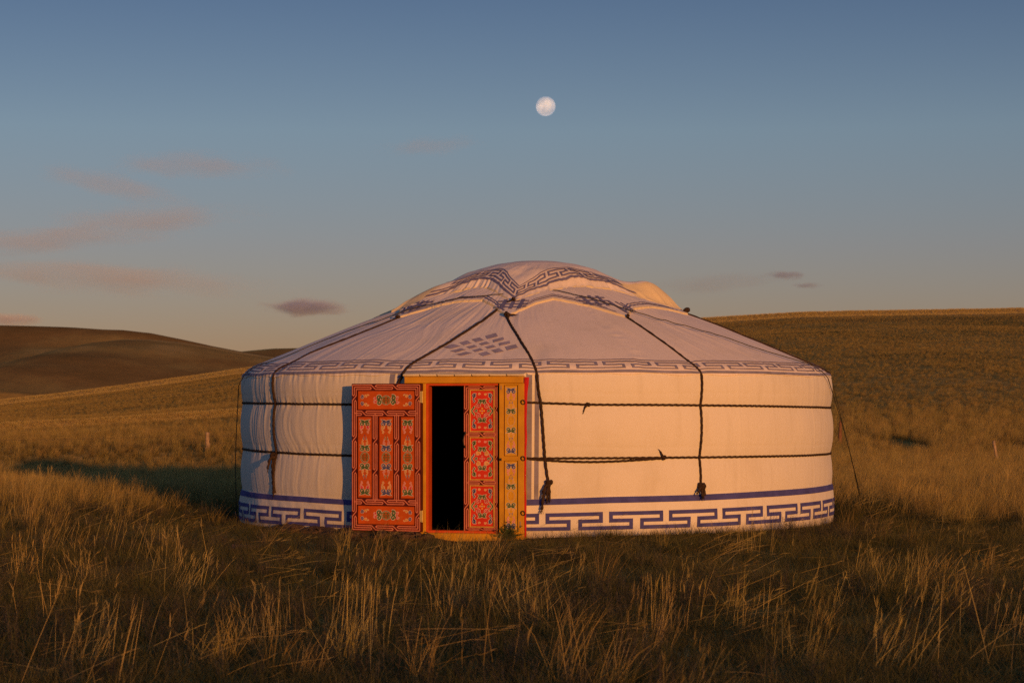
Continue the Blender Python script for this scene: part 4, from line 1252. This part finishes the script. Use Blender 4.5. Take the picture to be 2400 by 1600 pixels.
mb = MB()
mb.add([(-0.10, -0.05, 0), (0.09, -0.06, 0), (0.105, 0.05, 0), (-0.09, 0.055, 0), (-0.098, -0.048, 0.028), (0.088, -0.058, 0.030), (0.102, 0.048, 0.026), (-0.088, 0.052, 0.029)],
       [(3, 2, 1, 0), (4, 5, 6, 7), (0, 1, 5, 4), (1, 2, 6, 5), (2, 3, 7, 6), (3, 0, 4, 7)])
bd = mb.build('board', M['board'])
bd.location = (-2.34, -5.22, float(terrain(-2.34, -5.22)) + 0.012)
bd.rotation_euler = (RAD(14), RAD(3), RAD(8))
tag(bd, 'small flat reddish board lying in the trampled grass', 'board')

# leafy weed beside the threshold
wd = empty('weed', (-0.27, -3.17, 0.0))
tag(wd, 'low dark green leafy weed growing at the foot of the door frame', 'weed')
rs = np.random.default_rng(33)
mbw, mbl = MB(), MB()
for k in range(26):
    a = rs.uniform(0, 2 * math.pi); ln = rs.uniform(0.07, 0.17); el = rs.uniform(0.35, 1.35)
    tip = np.array([math.cos(a) * math.cos(el), math.sin(a) * math.cos(el) * 0.6, math.sin(el)]) * ln
    mid = tip * 0.5 + np.array([0, 0, ln * 0.10])
    mbw.tube(densify(np.array([(0, 0, 0), mid, tip]), 0.02), 0.0018, 4)
    for q in np.linspace(0.3, 1.0, 8):
        c = mid * 2 * q * (1 - q) + tip * q * q
        for _ in range(2):
            d = rs.normal(0, 1, 3); d[2] = abs(d[2]) * 0.5; d /= np.linalg.norm(d)
            w = np.cross(d, rs.normal(0, 1, 3)); w /= np.linalg.norm(w)
            L = rs.uniform(0.012, 0.028)
            mbl.add([c, c + d * L * .5 + w * L * .22, c + d * L, c + d * L * .5 - w * L * .22], [(0, 1, 2, 3)])
mbw.build('stem', M['weed'], wd, smooth=True)
lv = mbl.build('foliage', M['weed'], wd); lv['kind'] = 'stuff'

# clods of bare earth heaped against the wall left of the door
mb = MB()
rs = np.random.default_rng(44)
for k in range(170):
    a = rs.uniform(-52, -18); rr = 3.05 + abs(rs.normal(0, 0.16))
    s = rs.uniform(0.012, 0.05) * (1.0 if rr < 3.3 else 0.6)
    c = np.array([rr * math.sin(RAD(a)), -rr * math.cos(RAD(a)), s * 0.3])
    n1, n2 = 5, 7
    P = []
    for i in range(n1):
        ph = math.pi * i / (n1 - 1)
        for j in range(n2):
            t = 2 * math.pi * j / n2
            q = np.array([math.sin(ph) * math.cos(t) * 1.4, math.sin(ph) * math.sin(t), math.cos(ph) * 0.7]) * s * (1 + 0.25 * rs.normal())
            P.append(c + q)
    mb.add(P, grid_faces(n1, n2, close=True))
cl_ob = mb.build('soil', M['soil'], None, smooth=True)
tag(cl_ob, 'crumbled brown soil heaped along the foot of the wall', 'soil', kind='stuff')
# low earth bank under the wall on that side
aa = np.linspace(-62, -14, 120); rr_ = np.linspace(2.9, 3.55, 22)
AA, RRr = np.meshgrid(aa, rr_)
env = sstep(-62, -50, AA) * (1 - sstep(-22, -14, AA))
hh = 0.075 * np.exp(-((RRr - 3.02) / 0.20) ** 2) * env + 0.03 * fbm(AA / 3.0, RRr * 9, 190, 4) * env - 0.02
bk = mesh_ob('earth_bank', np.stack([RRr * np.sin(np.radians(AA)), -RRr * np.cos(np.radians(AA)), hh], -1).reshape(-1, 3), grid_faces(22, 120), M['soil'])
tag(bk, kind='structure')

# ------------------------------------------------------------------ grass
def grass_mat(name, base, tip, spread=0.35, trans=0.35):
    m, n, l, b = new_mat(name)
    at_ = n.new('ShaderNodeAttribute'); at_.attribute_name = 'h'
    oi = n.new('ShaderNodeObjectInfo')
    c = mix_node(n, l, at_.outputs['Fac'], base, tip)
    hs = n.new('ShaderNodeHueSaturation')
    mr1 = n.new('ShaderNodeMapRange'); mr1.inputs['To Min'].default_value = 1 - spread; mr1.inputs['To Max'].default_value = 1 + spread
    l.new(oi.outputs['Random'], mr1.inputs['Value'])
    l.new(mr1.outputs[0], hs.inputs['Value'])
    fr = n.new('ShaderNodeMath'); fr.operation = 'FRACT'
    ml = n.new('ShaderNodeMath'); ml.operation = 'MULTIPLY'; ml.inputs[1].default_value = 7.31
    l.new(oi.outputs['Random'], ml.inputs[0]); l.new(ml.outputs[0], fr.inputs[0])
    mr2 = n.new('ShaderNodeMapRange'); mr2.inputs['To Min'].default_value = 0.494; mr2.inputs['To Max'].default_value = 0.517
    l.new(fr.outputs[0], mr2.inputs['Value']); l.new(mr2.outputs[0], hs.inputs['Hue'])
    l.new(c, hs.inputs['Color'])
    l.new(hs.outputs[0], b.inputs['Base Color'])
    b.inputs['Roughness'].default_value = 0.75
    b.inputs['Specular IOR Level'].default_value = 0.15
    tr = n.new('ShaderNodeBsdfTranslucent'); l.new(hs.outputs[0], tr.inputs['Color'])
    mx = n.new('ShaderNodeMixShader'); mx.inputs[0].default_value = trans
    l.new(b.outputs[0], mx.inputs[1]); l.new(tr.outputs[0], mx.inputs[2])
    l.new(mx.outputs[0], n['Material Output'].inputs['Surface'])
    return m
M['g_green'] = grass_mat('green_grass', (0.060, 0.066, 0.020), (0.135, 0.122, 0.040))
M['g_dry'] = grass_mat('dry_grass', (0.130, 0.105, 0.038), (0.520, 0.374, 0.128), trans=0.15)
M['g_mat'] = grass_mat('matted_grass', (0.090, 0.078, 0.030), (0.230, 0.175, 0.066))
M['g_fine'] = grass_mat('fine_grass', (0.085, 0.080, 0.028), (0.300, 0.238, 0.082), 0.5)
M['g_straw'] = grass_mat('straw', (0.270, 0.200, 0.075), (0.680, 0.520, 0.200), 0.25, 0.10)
M['g_grey'] = grass_mat('sage', (0.080, 0.070, 0.045), (0.150, 0.120, 0.085))

def blade(mb_v, mb_f, mb_h, root, az, lean, length, width, curve, droop, rs, seg=3):
    """one curved blade, tapering"""
    d = np.array([math.cos(az), math.sin(az), 0])
    sd = np.array([-math.sin(az + rs.uniform(-1.4, 1.4)), math.cos(az + rs.uniform(-1.4, 1.4)), 0])
    o = len(mb_v)
    p = np.array(root, float); an = lean
    for k in range(seg + 1):
        t = k / seg
        w = width * (1 - t) ** 0.7 * 0.5
        if k < seg:
            mb_v.append(p + sd * w); mb_v.append(p - sd * w); mb_h += [t, t]
        else:
            mb_v.append(p.copy()); mb_h.append(1.0)
        p = p + (d * math.sin(an) + np.array([0, 0, math.cos(an)])) * length / seg
        an += curve / seg + droop * t
    for k in range(seg - 1):
        mb_f.append((o + 2 * k, o + 2 * k + 1, o + 2 * k + 3, o + 2 * k + 2))
    k = seg - 1
    mb_f.append((o + 2 * k, o + 2 * k + 1, o + 2 * seg))

def tuft(kind, seed):
    rs = np.random.default_rng(seed)
    v, f, h = [], [], []
    wind = 0.25                                  # most stalks lean to +x
    if kind == 'short':
        for _ in range(26):
            a = rs.uniform(0, 6.283)
            blade(v, f, h, (rs.normal(0, .05), rs.normal(0, .05), -.005), a, rs.uniform(.2, 1.25), rs.uniform(.04, .11), rs.uniform(.0022, .0036), rs.uniform(.2, 1.0), 0.1, rs, 2)
        mat = 'g_green'
    elif kind == 'mat':
        for _ in range(24):
            a = rs.uniform(0, 6.283)
            blade(v, f, h, (rs.normal(0, .06), rs.normal(0, .06), -.005), a, rs.uniform(.4, 1.45), rs.uniform(.04, .11), rs.uniform(.0018, .0028), rs.uniform(.2, .9), 0.1, rs, 3)
        mat = 'g_mat'
    elif kind == 'fine':
        for _ in range(64):
            a = rs.normal(0.2, 1.5)
            blade(v, f, h, (rs.normal(0, .055), rs.normal(0, .055), -.005), a, abs(rs.normal(.6, .35)), rs.uniform(.05, .15), rs.uniform(.0015, .0022), rs.uniform(.2, 1.1), 0.12, rs, 3)
        mat = 'g_fine'
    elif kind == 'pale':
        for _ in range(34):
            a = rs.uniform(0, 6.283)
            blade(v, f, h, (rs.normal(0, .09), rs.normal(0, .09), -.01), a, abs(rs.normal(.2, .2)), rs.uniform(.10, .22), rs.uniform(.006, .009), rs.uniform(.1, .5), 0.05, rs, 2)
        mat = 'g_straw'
    elif kind == 'clump':
        for _ in range(46):
            a = rs.normal(0.2, 1.3)
            ln = rs.uniform(.13, .34)
            blade(v, f, h, (rs.normal(0, .035), rs.normal(0, .035), -.01), a, abs(rs.normal(.28, .28)), ln, rs.uniform(.0022, .0036), rs.uniform(.2, .9), 0.12, rs, 3)
        mat = 'g_dry'
    elif kind == 'greenclump':
        for _ in range(60):
            a = rs.normal(0.2, 1.5)
            blade(v, f, h, (rs.normal(0, .04), rs.normal(0, .04), -.01), a, abs(rs.normal(.45, .3)), rs.uniform(.10, .26), rs.uniform(.002, .0032), rs.uniform(.3, 1.1), 0.12, rs, 3)
        mat = 'g_green'
    elif kind == 'sage':
        for _ in range(9):
            a = rs.uniform(0, 6.283); ln = rs.uniform(.08, .17); le = rs.uniform(.05, .5)
            d = np.array([math.cos(a) * math.sin(le), math.sin(a) * math.sin(le), math.cos(le)])
            r0 = np.array([rs.normal(0, .02), rs.normal(0, .02), 0])
            blade(v, f, h, r0, a, le, ln, .0025, 0.0, 0, rs, 2)
            for q in np.linspace(.3, 1, 10):
                blade(v, f, h, r0 + d * ln * q, rs.uniform(0, 6.28), rs.uniform(.3, 1.2), rs.uniform(.012, .028), .004, .3, 0, rs, 2)
        mat = 'g_grey'
    else:                                        # tall straw stalks, some with a narrow seed head
        nst = {'stalk': 4, 'stalks': 13, 'sheaf': 34}[kind]
        base_az = rs.normal(0.0, .6); base_le = abs(rs.normal(.28, .12))
        for _ in range(nst):
            a = base_az + rs.normal(0, .7 if kind != 'sheaf' else .35); le = abs(base_le + rs.normal(0, .16)); ln = rs.uniform(.16, .46)
            r0 = np.array([rs.normal(0, .13 if kind != 'sheaf' else .09), rs.normal(0, .12 if kind != 'sheaf' else .07), -.01])
            cv = rs.uniform(-.05, .35)
            blade(v, f, h, r0, a, le, ln, rs.uniform(.0022, .0034), cv, 0.03, rs, 4)
            if rs.random() < .6:
                p = r0 + (np.array([math.cos(a), math.sin(a), 0]) * math.sin(le + cv * .4) + np.array([0, 0, math.cos(le + cv * .4)])) * ln * .78
                for q in range(5):
                    blade(v, f, h, p + np.array([0, 0, q * .012]), a + rs.normal(0, .5), le + cv * .6 + rs.normal(0, .15), rs.uniform(.03, .07), .0028, .2, 0, rs, 2)
        if kind == 'sheaf':
            for _ in range(30):
                blade(v, f, h, (rs.normal(0, .05), rs.normal(0, .05), -.01), base_az + rs.normal(0, .9), abs(rs.normal(.5, .25)), rs.uniform(.12, .28), .0028, .7, .1, rs, 3)
        mat = 'g_straw'
    me = bpy.data.meshes.new(kind)
    me.from_pydata([tuple(p) for p in v], [], f)
    me.materials.append(M[mat])
    ha = me.attributes.new('h', 'FLOAT', 'POINT')
    ha.data.foreach_set('value', np.array(h, np.float32))
    return me

def tuft_collection(name, kinds, variants):
    c = bpy.data.collections.new(name)
    for k in kinds:
        for s in range(variants):
            o = bpy.data.objects.new(f'{k}_tuft', tuft(k, hash(k) % 1000 if False else sum(map(ord, k)) * 7 + s))
            c.objects.link(o)
    return c

def scatter(name, label, coll, pts, scl, rot, n_var):
    me = bpy.data.meshes.new(name)
    me.from_pydata(pts.tolist(), [], [])
    a1 = me.attributes.new('scl', 'FLOAT_VECTOR', 'POINT'); a1.data.foreach_set('vector', scl.astype(np.float32).ravel())
    a2 = me.attributes.new('rot', 'FLOAT_VECTOR', 'POINT'); a2.data.foreach_set('vector', rot.astype(np.float32).ravel())
    a3 = me.attributes.new('idx', 'INT', 'POINT'); a3.data.foreach_set('value', rng.integers(0, n_var, len(pts)).astype(np.int32))
    o = link(bpy.data.objects.new(name, me))
    tag(o, label, 'grass', kind='stuff')
    ng = bpy.data.node_groups.new(name + '_scatter', 'GeometryNodeTree')
    ng.interface.new_socket('Geometry', in_out='INPUT', socket_type='NodeSocketGeometry')
    ng.interface.new_socket('Geometry', in_out='OUTPUT', socket_type='NodeSocketGeometry')
    N, L = ng.nodes, ng.links
    gi, go = N.new('NodeGroupInput'), N.new('NodeGroupOutput')
    ci = N.new('GeometryNodeCollectionInfo'); ci.inputs['Collection'].default_value = coll
    ci.inputs['Separate Children'].default_value = True; ci.inputs['Reset Children'].default_value = True
    ip_ = N.new('GeometryNodeInstanceOnPoints'); ip_.inputs['Pick Instance'].default_value = True
    def attr(nm, ty):
        q = N.new('GeometryNodeInputNamedAttribute'); q.data_type = ty; q.inputs['Name'].default_value = nm
        return [s for s in q.outputs if s.enabled and s.name == 'Attribute'][0]
    L.new(gi.outputs[0], ip_.inputs['Points'])
    L.new(ci.outputs[0], ip_.inputs['Instance'])
    L.new(attr('idx', 'INT'), ip_.inputs['Instance Index'])
    e2r = N.new('FunctionNodeEulerToRotation'); L.new(attr('rot', 'FLOAT_VECTOR'), e2r.inputs[0])
    L.new(e2r.outputs[0], ip_.inputs['Rotation'])
    L.new(attr('scl', 'FLOAT_VECTOR'), ip_.inputs['Scale'])
    L.new(ip_.outputs[0], go.inputs[0])
    md = o.modifiers.new('scatter', 'NODES'); md.node_group = ng
    return o

def field_points(n, d0, d1, half=0.32, power=1.0):
    """random ground points; more of them per square metre close to the camera when power < 2"""
    u = rng.random(n)
    d = (d0 ** power + (d1 ** power - d0 ** power) * u) ** (1 / power)
    x = CAM[0] + d * rng.uniform(-half, half, n)
    return x, CAM[1] + d

def keep_grass(x, y, prob):
    r = np.hypot(x, y)
    az = np.degrees(np.arctan2(x, -y))
    ok = r > 3.10 + 0.05 * rng.random(len(x))
    earth = (np.abs(az + 24) < 28) & (r < 3.55 + 0.25 * vn(az / 6, r, 210))
    trod = np.exp(-((np.hypot((x + 0.8) / 1.25, y + 3.55)) / 0.95) ** 2) * 0.97
    for (ax, ay, bx, by, w, dep) in RUTS:
        ok &= np.hypot(x - ax - 0.1, (y - ay) * np.where(y < ay, 0.10, 0.4)) > 0.40
    return ok & ~(earth & (rng.random(len(x)) < 0.93)) & (rng.random(len(x)) < prob * (1 - trod))

def place(x, y, s0, s1, zs=1.0, spin=True, lean=0.0):
    n = len(x)
    z = terrain(x, y)
    s = rng.uniform(s0, s1, n)
    scl = np.stack([s, s, s * zs * rng.uniform(.8, 1.2, n)], 1)
    rz = rng.uniform(0, 2 * np.pi, n) if spin else rng.normal(0, 0.5, n)
    rot = np.stack([rng.normal(0, .08, n), lean + rng.normal(0, .08, n), rz], 1)
    return np.stack([x, y, z], 1), scl, rot

NV = 5
C_short = tuft_collection('short_tufts', ['short', 'mat'], NV)
C_clump = tuft_collection('clump_tufts', ['clump'], NV)
C_green = tuft_collection('green_tufts', ['greenclump'], NV)
C_fine = tuft_collection('fine_tufts', ['fine'], NV)
C_pale = tuft_collection('pale_tufts', ['pale'], NV)
C_sage = tuft_collection('sage_tufts', ['sage'], NV)
C_tall = tuft_collection('tall_tufts', ['stalk', 'stalks'], NV)
C_sheaf = tuft_collection('sheaf_tufts', ['sheaf'], NV)

def cat(*parts):
    return [np.concatenate(q) for q in zip(*parts)]

# short turf everywhere near, thinning outward
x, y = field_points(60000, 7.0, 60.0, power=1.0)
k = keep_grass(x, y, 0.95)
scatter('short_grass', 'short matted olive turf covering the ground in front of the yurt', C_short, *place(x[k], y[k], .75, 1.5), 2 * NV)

# knee-high dry grass: dense beyond the yurt and on the left, patchy in front
x, y = field_points(72000, 7.0, 75.0, power=1.25)
d = y - CAM[1]
r = np.hypot(x, y)
front = (d < 19) & (np.abs(x - 0.2) < 3.6)
patchy = sstep(-0.15, 0.45, fbm(x / 1.1, y / 1.1, 220, 3))
left = sstep(-2.4, -3.6, x) * sstep(14.0, 17.5, d)
rightb = sstep(3.2, 4.2, x) * sstep(19.5, 22.5, d)
behind = sstep(21.5, 24.0, d)
p = np.clip(0.030 * patchy + 0.06 * left * (0.3 + 0.7 * patchy) + 0.50 * rightb + 0.60 * behind, 0, 1)
p = np.where(front, 0.012 * patchy, p)
p = p * np.where(r < 3.9, 0.25, 1.0) * (1 - sstep(48, 74, d)) * np.where((x < -2.4) & (d < 27), 0.45, 1.0)
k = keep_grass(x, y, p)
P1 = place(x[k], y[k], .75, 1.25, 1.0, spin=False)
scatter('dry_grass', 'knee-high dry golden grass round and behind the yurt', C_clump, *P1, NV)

# grass cover of the slope beyond
x, y = field_points(200000, 58.0, 330.0, half=0.32, power=1.35)
k = rng.random(len(x)) < 0.60 + 0.40 * sstep(-0.6, 0.5, fbm(x / 5.0, y / 40.0, 225, 4))
for (ax, ay, bx, by, w, dep) in RUTS:
    k &= np.hypot(x - (ax + bx) / 2, y - (ay + by) / 2) > 3
k &= (y < 264) | (y > 282)
Ps = place(x[k], y[k], 0.7, 1.15, 0.60, spin=False)
scatter('slope_grass', 'dry grass covering the hillside behind the yurt', C_clump, *Ps, NV)
xc = rng.uniform(-92, 92, 24000); yc = rng.uniform(271.5, 278.5, 24000)                 # pale fringe painting a sunlit rim along the crest
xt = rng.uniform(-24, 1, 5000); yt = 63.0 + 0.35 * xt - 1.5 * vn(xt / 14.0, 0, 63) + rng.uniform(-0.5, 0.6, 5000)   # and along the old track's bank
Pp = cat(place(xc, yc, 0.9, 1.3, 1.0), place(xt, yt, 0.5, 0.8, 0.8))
scatter('pale_grass', 'pale straw grass painting a sunlit rim on the hill crest, and along the old track', C_pale, *Pp, NV)

# fine half-high grass knitting the foreground together
x, y = field_points(15000, 7.0, 30.0, power=1.2)
fp = fbm(x / 1.4, y / 1.4, 227, 3)
k = keep_grass(x, y, (0.15 + 0.75 * sstep(-0.35, 0.45, fp)) * np.where((np.hypot(x, y) < 4.4) & (y < 0), 0.35, 1.0))
scatter('fine_grass', 'fine olive and straw coloured grass knit through the turf', C_fine, *place(x[k], y[k], .6, 1.15), NV)

# green tussocks
x, y = field_points(2600, 7.5, 32.0, power=1.2)
k = keep_grass(x, y, 0.10 + 0.75 * sstep(0.25, 0.7, fbm(x / 1.6, y / 1.6, 230, 3)))
xr = rng.normal(3.75, 0.35, 60); yr = rng.normal(1.2, 0.6, 60)
kk = np.hypot(xr, yr) > 3.2
P2 = place(np.r_[x[k], xr[kk]], np.r_[y[k], yr[kk]], .7, 1.2)
scatter('green_grass', 'low green grass tussocks scattered through the turf', C_green, *P2, NV)

# grey-brown herbs in the turf
x, y = field_points(5200, 7.5, 24.0, power=1.2)
k = keep_grass(x, y, 0.75 * sstep(-0.1, 0.4, fbm(x / 1.3, y / 1.3, 240, 3)))
scatter('herbs', 'grey brown feathery herbs low in the foreground turf', C_sage, *place(x[k], y[k], .6, 1.1), NV)

# tall straw stalks
x, y = field_points(5200, 6.6, 46.0, power=1.15)
d = y - CAM[1]
cl_ = sstep(0.0, 0.6, fbm(x / 0.9 + 3, y / 1.4, 250, 3))
pr = 0.020 + 0.085 * cl_ + 0.12 * sstep(-2.4, -3.4, x) * sstep(14, 18, d)
pr = np.where((np.abs(x + 0.8) < 1.0) & (y > -8.5) & (y < 0), pr * 0.12, pr)
pr = np.where((np.hypot(x, y) < 5.2) & (y < 0), pr * 0.22, pr)
k = keep_grass(x, y, pr)
xf, yf = field_points(700, 7.5, 26.0, power=1.2)
kf = keep_grass(xf, yf, 0.5)
P4 = cat(place(x[k], y[k], .65, 1.15, 1.0, spin=False), place(xf[kf], yf[kf], .5, .9, 1.0, spin=False, lean=1.1))   # the second lot lies bent over
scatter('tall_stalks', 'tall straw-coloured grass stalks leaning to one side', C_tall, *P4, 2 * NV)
x, y = field_points(70, 6.8, 30.0, power=1.3)
k = keep_grass(x, y, 0.12 + 0.55 * sstep(0.0, 0.5, fbm(x / 1.2, y / 1.6, 260, 3))) & ~((np.hypot(x, y) < 5.0) & (y < 0)) & ~((np.abs(x + 0.8) < 1.1) & (y > -9.0))
sx = np.array([0.95, 1.3, -0.35, -0.15, 2.1, 2.3, -2.9, 0.35, 1.9]); sy = np.array([-12.9, -13.1, -10.6, -11.0, -11.9, -12.0, -8.5, -12.4, -13.6])
P3 = cat(place(x[k], y[k], .7, 1.1, 1.0, spin=False), place(sx, sy, .8, 1.05, 1.0, spin=False))
scatter('grass_sheaves', 'thick sheaves of tall dry grass in the foreground', C_sheaf, *P3, NV)

# ------------------------------------------------------------------ moon and clouds
MOON_D = 6000.0
mo = (CAM[0] + (1279 - 1200) / 5000 * MOON_D, CAM[1] + MOON_D, CAM[2] + (949 - 249.5) / 5000 * MOON_D)
mr_ = MOON_D * 23.0 / 5000
nlat, nlon = 25, 48
P = [(mr_ * math.sin(math.pi * i / (nlat - 1)) * math.cos(2 * math.pi * j / nlon), mr_ * math.sin(math.pi * i / (nlat - 1)) * math.sin(2 * math.pi * j / nlon), mr_ * math.cos(math.pi * i / (nlat - 1))) for i in range(nlat) for j in range(nlon)]
mm_, n, l, b = new_mat('moon_rock')
n.remove(b)
t_ = n.new('ShaderNodeTexCoord')
nz1 = noise_node(n, l, t_.outputs['Object'], 0.045, 4, 0.5)
rc = ramp_node(n, l, nz1.outputs['Fac'], [(0.38, (0.17, 0.21, 0.26)), (0.62, (0.36, 0.46, 0.54))])
df = n.new('ShaderNodeBsdfDiffuse'); l.new(rc.outputs[0], df.inputs['Color'])
tp = n.new('ShaderNodeBsdfTransparent')
ad_ = n.new('ShaderNodeAddShader'); l.new(df.outputs[0], ad_.inputs[0]); l.new(tp.outputs[0], ad_.inputs[1])
l.new(ad_.outputs[0], n['Material Output'].inputs['Surface'])
moon = mesh_ob('moon', P, [q[::-1] for q in grid_faces(nlat, nlon, close=True)], mm_)
moon.location = mo
tag(moon, 'pale nearly full moon in the blue sky above the yurt', 'moon')

def cloud(px, py, wpx, hpx, dist, dens, seed, label, streak=1.0, tilt=0.0, thr=0.45, aniso=-0.10, soft=-0.38, tint=(0.98, 0.98, 0.99)):
    s = dist / 5000
    loc = (CAM[0] + (px * 1.0204 - 1200) * s, CAM[1] + dist, CAM[2] + (949 - py * 1.0204) * s)
    rx, rz_ = wpx * s * 0.51, hpx * s * 0.51
    ry = rx * 0.6
    nl, no = 13, 24
    P = [(rx * math.sin(math.pi * i / (nl - 1)) * math.cos(2 * math.pi * j / no), ry * math.sin(math.pi * i / (nl - 1)) * math.sin(2 * math.pi * j / no), rz_ * math.cos(math.pi * i / (nl - 1))) for i in range(nl) for j in range(no)]
    m = bpy.data.materials.new('cloud_vapour'); m.use_nodes = True
    n, l = m.node_tree.nodes, m.node_tree.links
    n.remove(n['Principled BSDF'])
    t = n.new('ShaderNodeTexCoord')
    mp = n.new('ShaderNodeMapping'); mp.inputs['Scale'].default_value = (1 / rx, 1 / ry, 1 / rz_)
    l.new(t.outputs['Object'], mp.inputs[0])
    ln = n.new('ShaderNodeVectorMath'); ln.operation = 'LENGTH'; l.new(mp.outputs[0], ln.inputs[0])
    mp2 = n.new('ShaderNodeMapping'); mp2.inputs['Scale'].default_value = (2.2 / rx * streak, 2.2 / ry, 2.2 / rz_ * 0.55)
    mp2.inputs['Location'].default_value = (seed * 3.7, seed * 1.3, seed * 2.1)
    l.new(t.outputs['Object'], mp2.inputs[0])
    nz = noise_node(n, l, mp2.outputs[0], 1.0, 5, 0.6)
    # density = dens * smooth(noise + falloff)
    fo = n.new('ShaderNodeMapRange'); fo.inputs['From Min'].default_value = 0.0; fo.inputs['From Max'].default_value = 1.0
    fo.inputs['To Min'].default_value = 0.32; fo.inputs['To Max'].default_value = soft
    l.new(ln.outputs['Value'], fo.inputs['Value'])
    ad = n.new('ShaderNodeMath'); ad.operation = 'ADD'; l.new(nz.outputs['Fac'], ad.inputs[0]); l.new(fo.outputs[0], ad.inputs[1])
    mr0 = n.new('ShaderNodeMapRange'); mr0.interpolation_type = 'SMOOTHSTEP'
    mr0.inputs['From Min'].default_value = thr; mr0.inputs['From Max'].default_value = thr + 0.35
    mr0.inputs['To Max'].default_value = dens
    l.new(ad.outputs[0], mr0.inputs['Value'])
    pv = n.new('ShaderNodeVolumePrincipled')
    pv.inputs['Color'].default_value = (*tint, 1)
    pv.inputs['Anisotropy'].default_value = aniso
    l.new(mr0.outputs[0], pv.inputs['Density'])
    l.new(pv.outputs[0], n['Material Output'].inputs['Volume'])
    o = mesh_ob('cloud', P, [q[::-1] for q in grid_faces(nl, no, close=True)], m)
    o.location = loc
    o.rotation_euler = (0, RAD(tilt), 0)
    tag(o, label, 'cloud')
    return o
CD = 3000.0
cloud(703, 706, 310, 64, CD, 0.060, 1, 'small purple-grey cloud low in the sky just left of the yurt roof', thr=0.33, aniso=-0.06, tint=(0.76, 0.84, 1.0))
cloud(1803, 632, 140, 32, CD, 0.045, 2, 'upper of two tiny grey clouds above the hill behind the yurt', thr=0.33, aniso=0.05, tint=(0.76, 0.84, 1.0))
cloud(1855, 656, 105, 22, CD, 0.040, 3, 'lower and smaller of two tiny grey clouds above the hill', thr=0.33, aniso=0.05, tint=(0.76, 0.84, 1.0))
cloud(20, 733, 280, 46, CD, 0.030, 4, 'pink cloud touching the hilltop at the left edge', thr=0.34)
W = dict(thr=0.34, soft=-0.24)
cloud(450, 380, 520, 80, CD, 0.0034, 5, 'faint pink wisp, highest of the streaks in the open sky', 1.3, 2, **W)
cloud(255, 425, 480, 84, CD, 0.0030, 6, 'faint slanting wisp below the highest pink streak', 1.2, 12, **W)
cloud(340, 500, 600, 84, CD, 0.0030, 7, 'soft mauve wisp in the middle of the streaks', 1.2, -2, aniso=-0.10, **W)
cloud(110, 548, 800, 78, CD, 0.0030, 8, 'long mauve streak reaching the left edge of the sky', 1.3, -4, aniso=-0.09, **W)
cloud(240, 638, 1050, 96, CD, 0.0026, 9, 'longest lowest mauve streak slanting down over the dark hill', 1.5, 4, aniso=-0.09, **W)
cloud(985, 335, 320, 58, CD, 0.0026, 10, 'very faint pink wisp lower left of the moon', 1.2, -4, **W)
cloud(1640, 650, 540, 62, CD, 0.0020, 11, 'very faint grey streak above the right slope of the roof', 1.3, -5, aniso=0.1, **W)
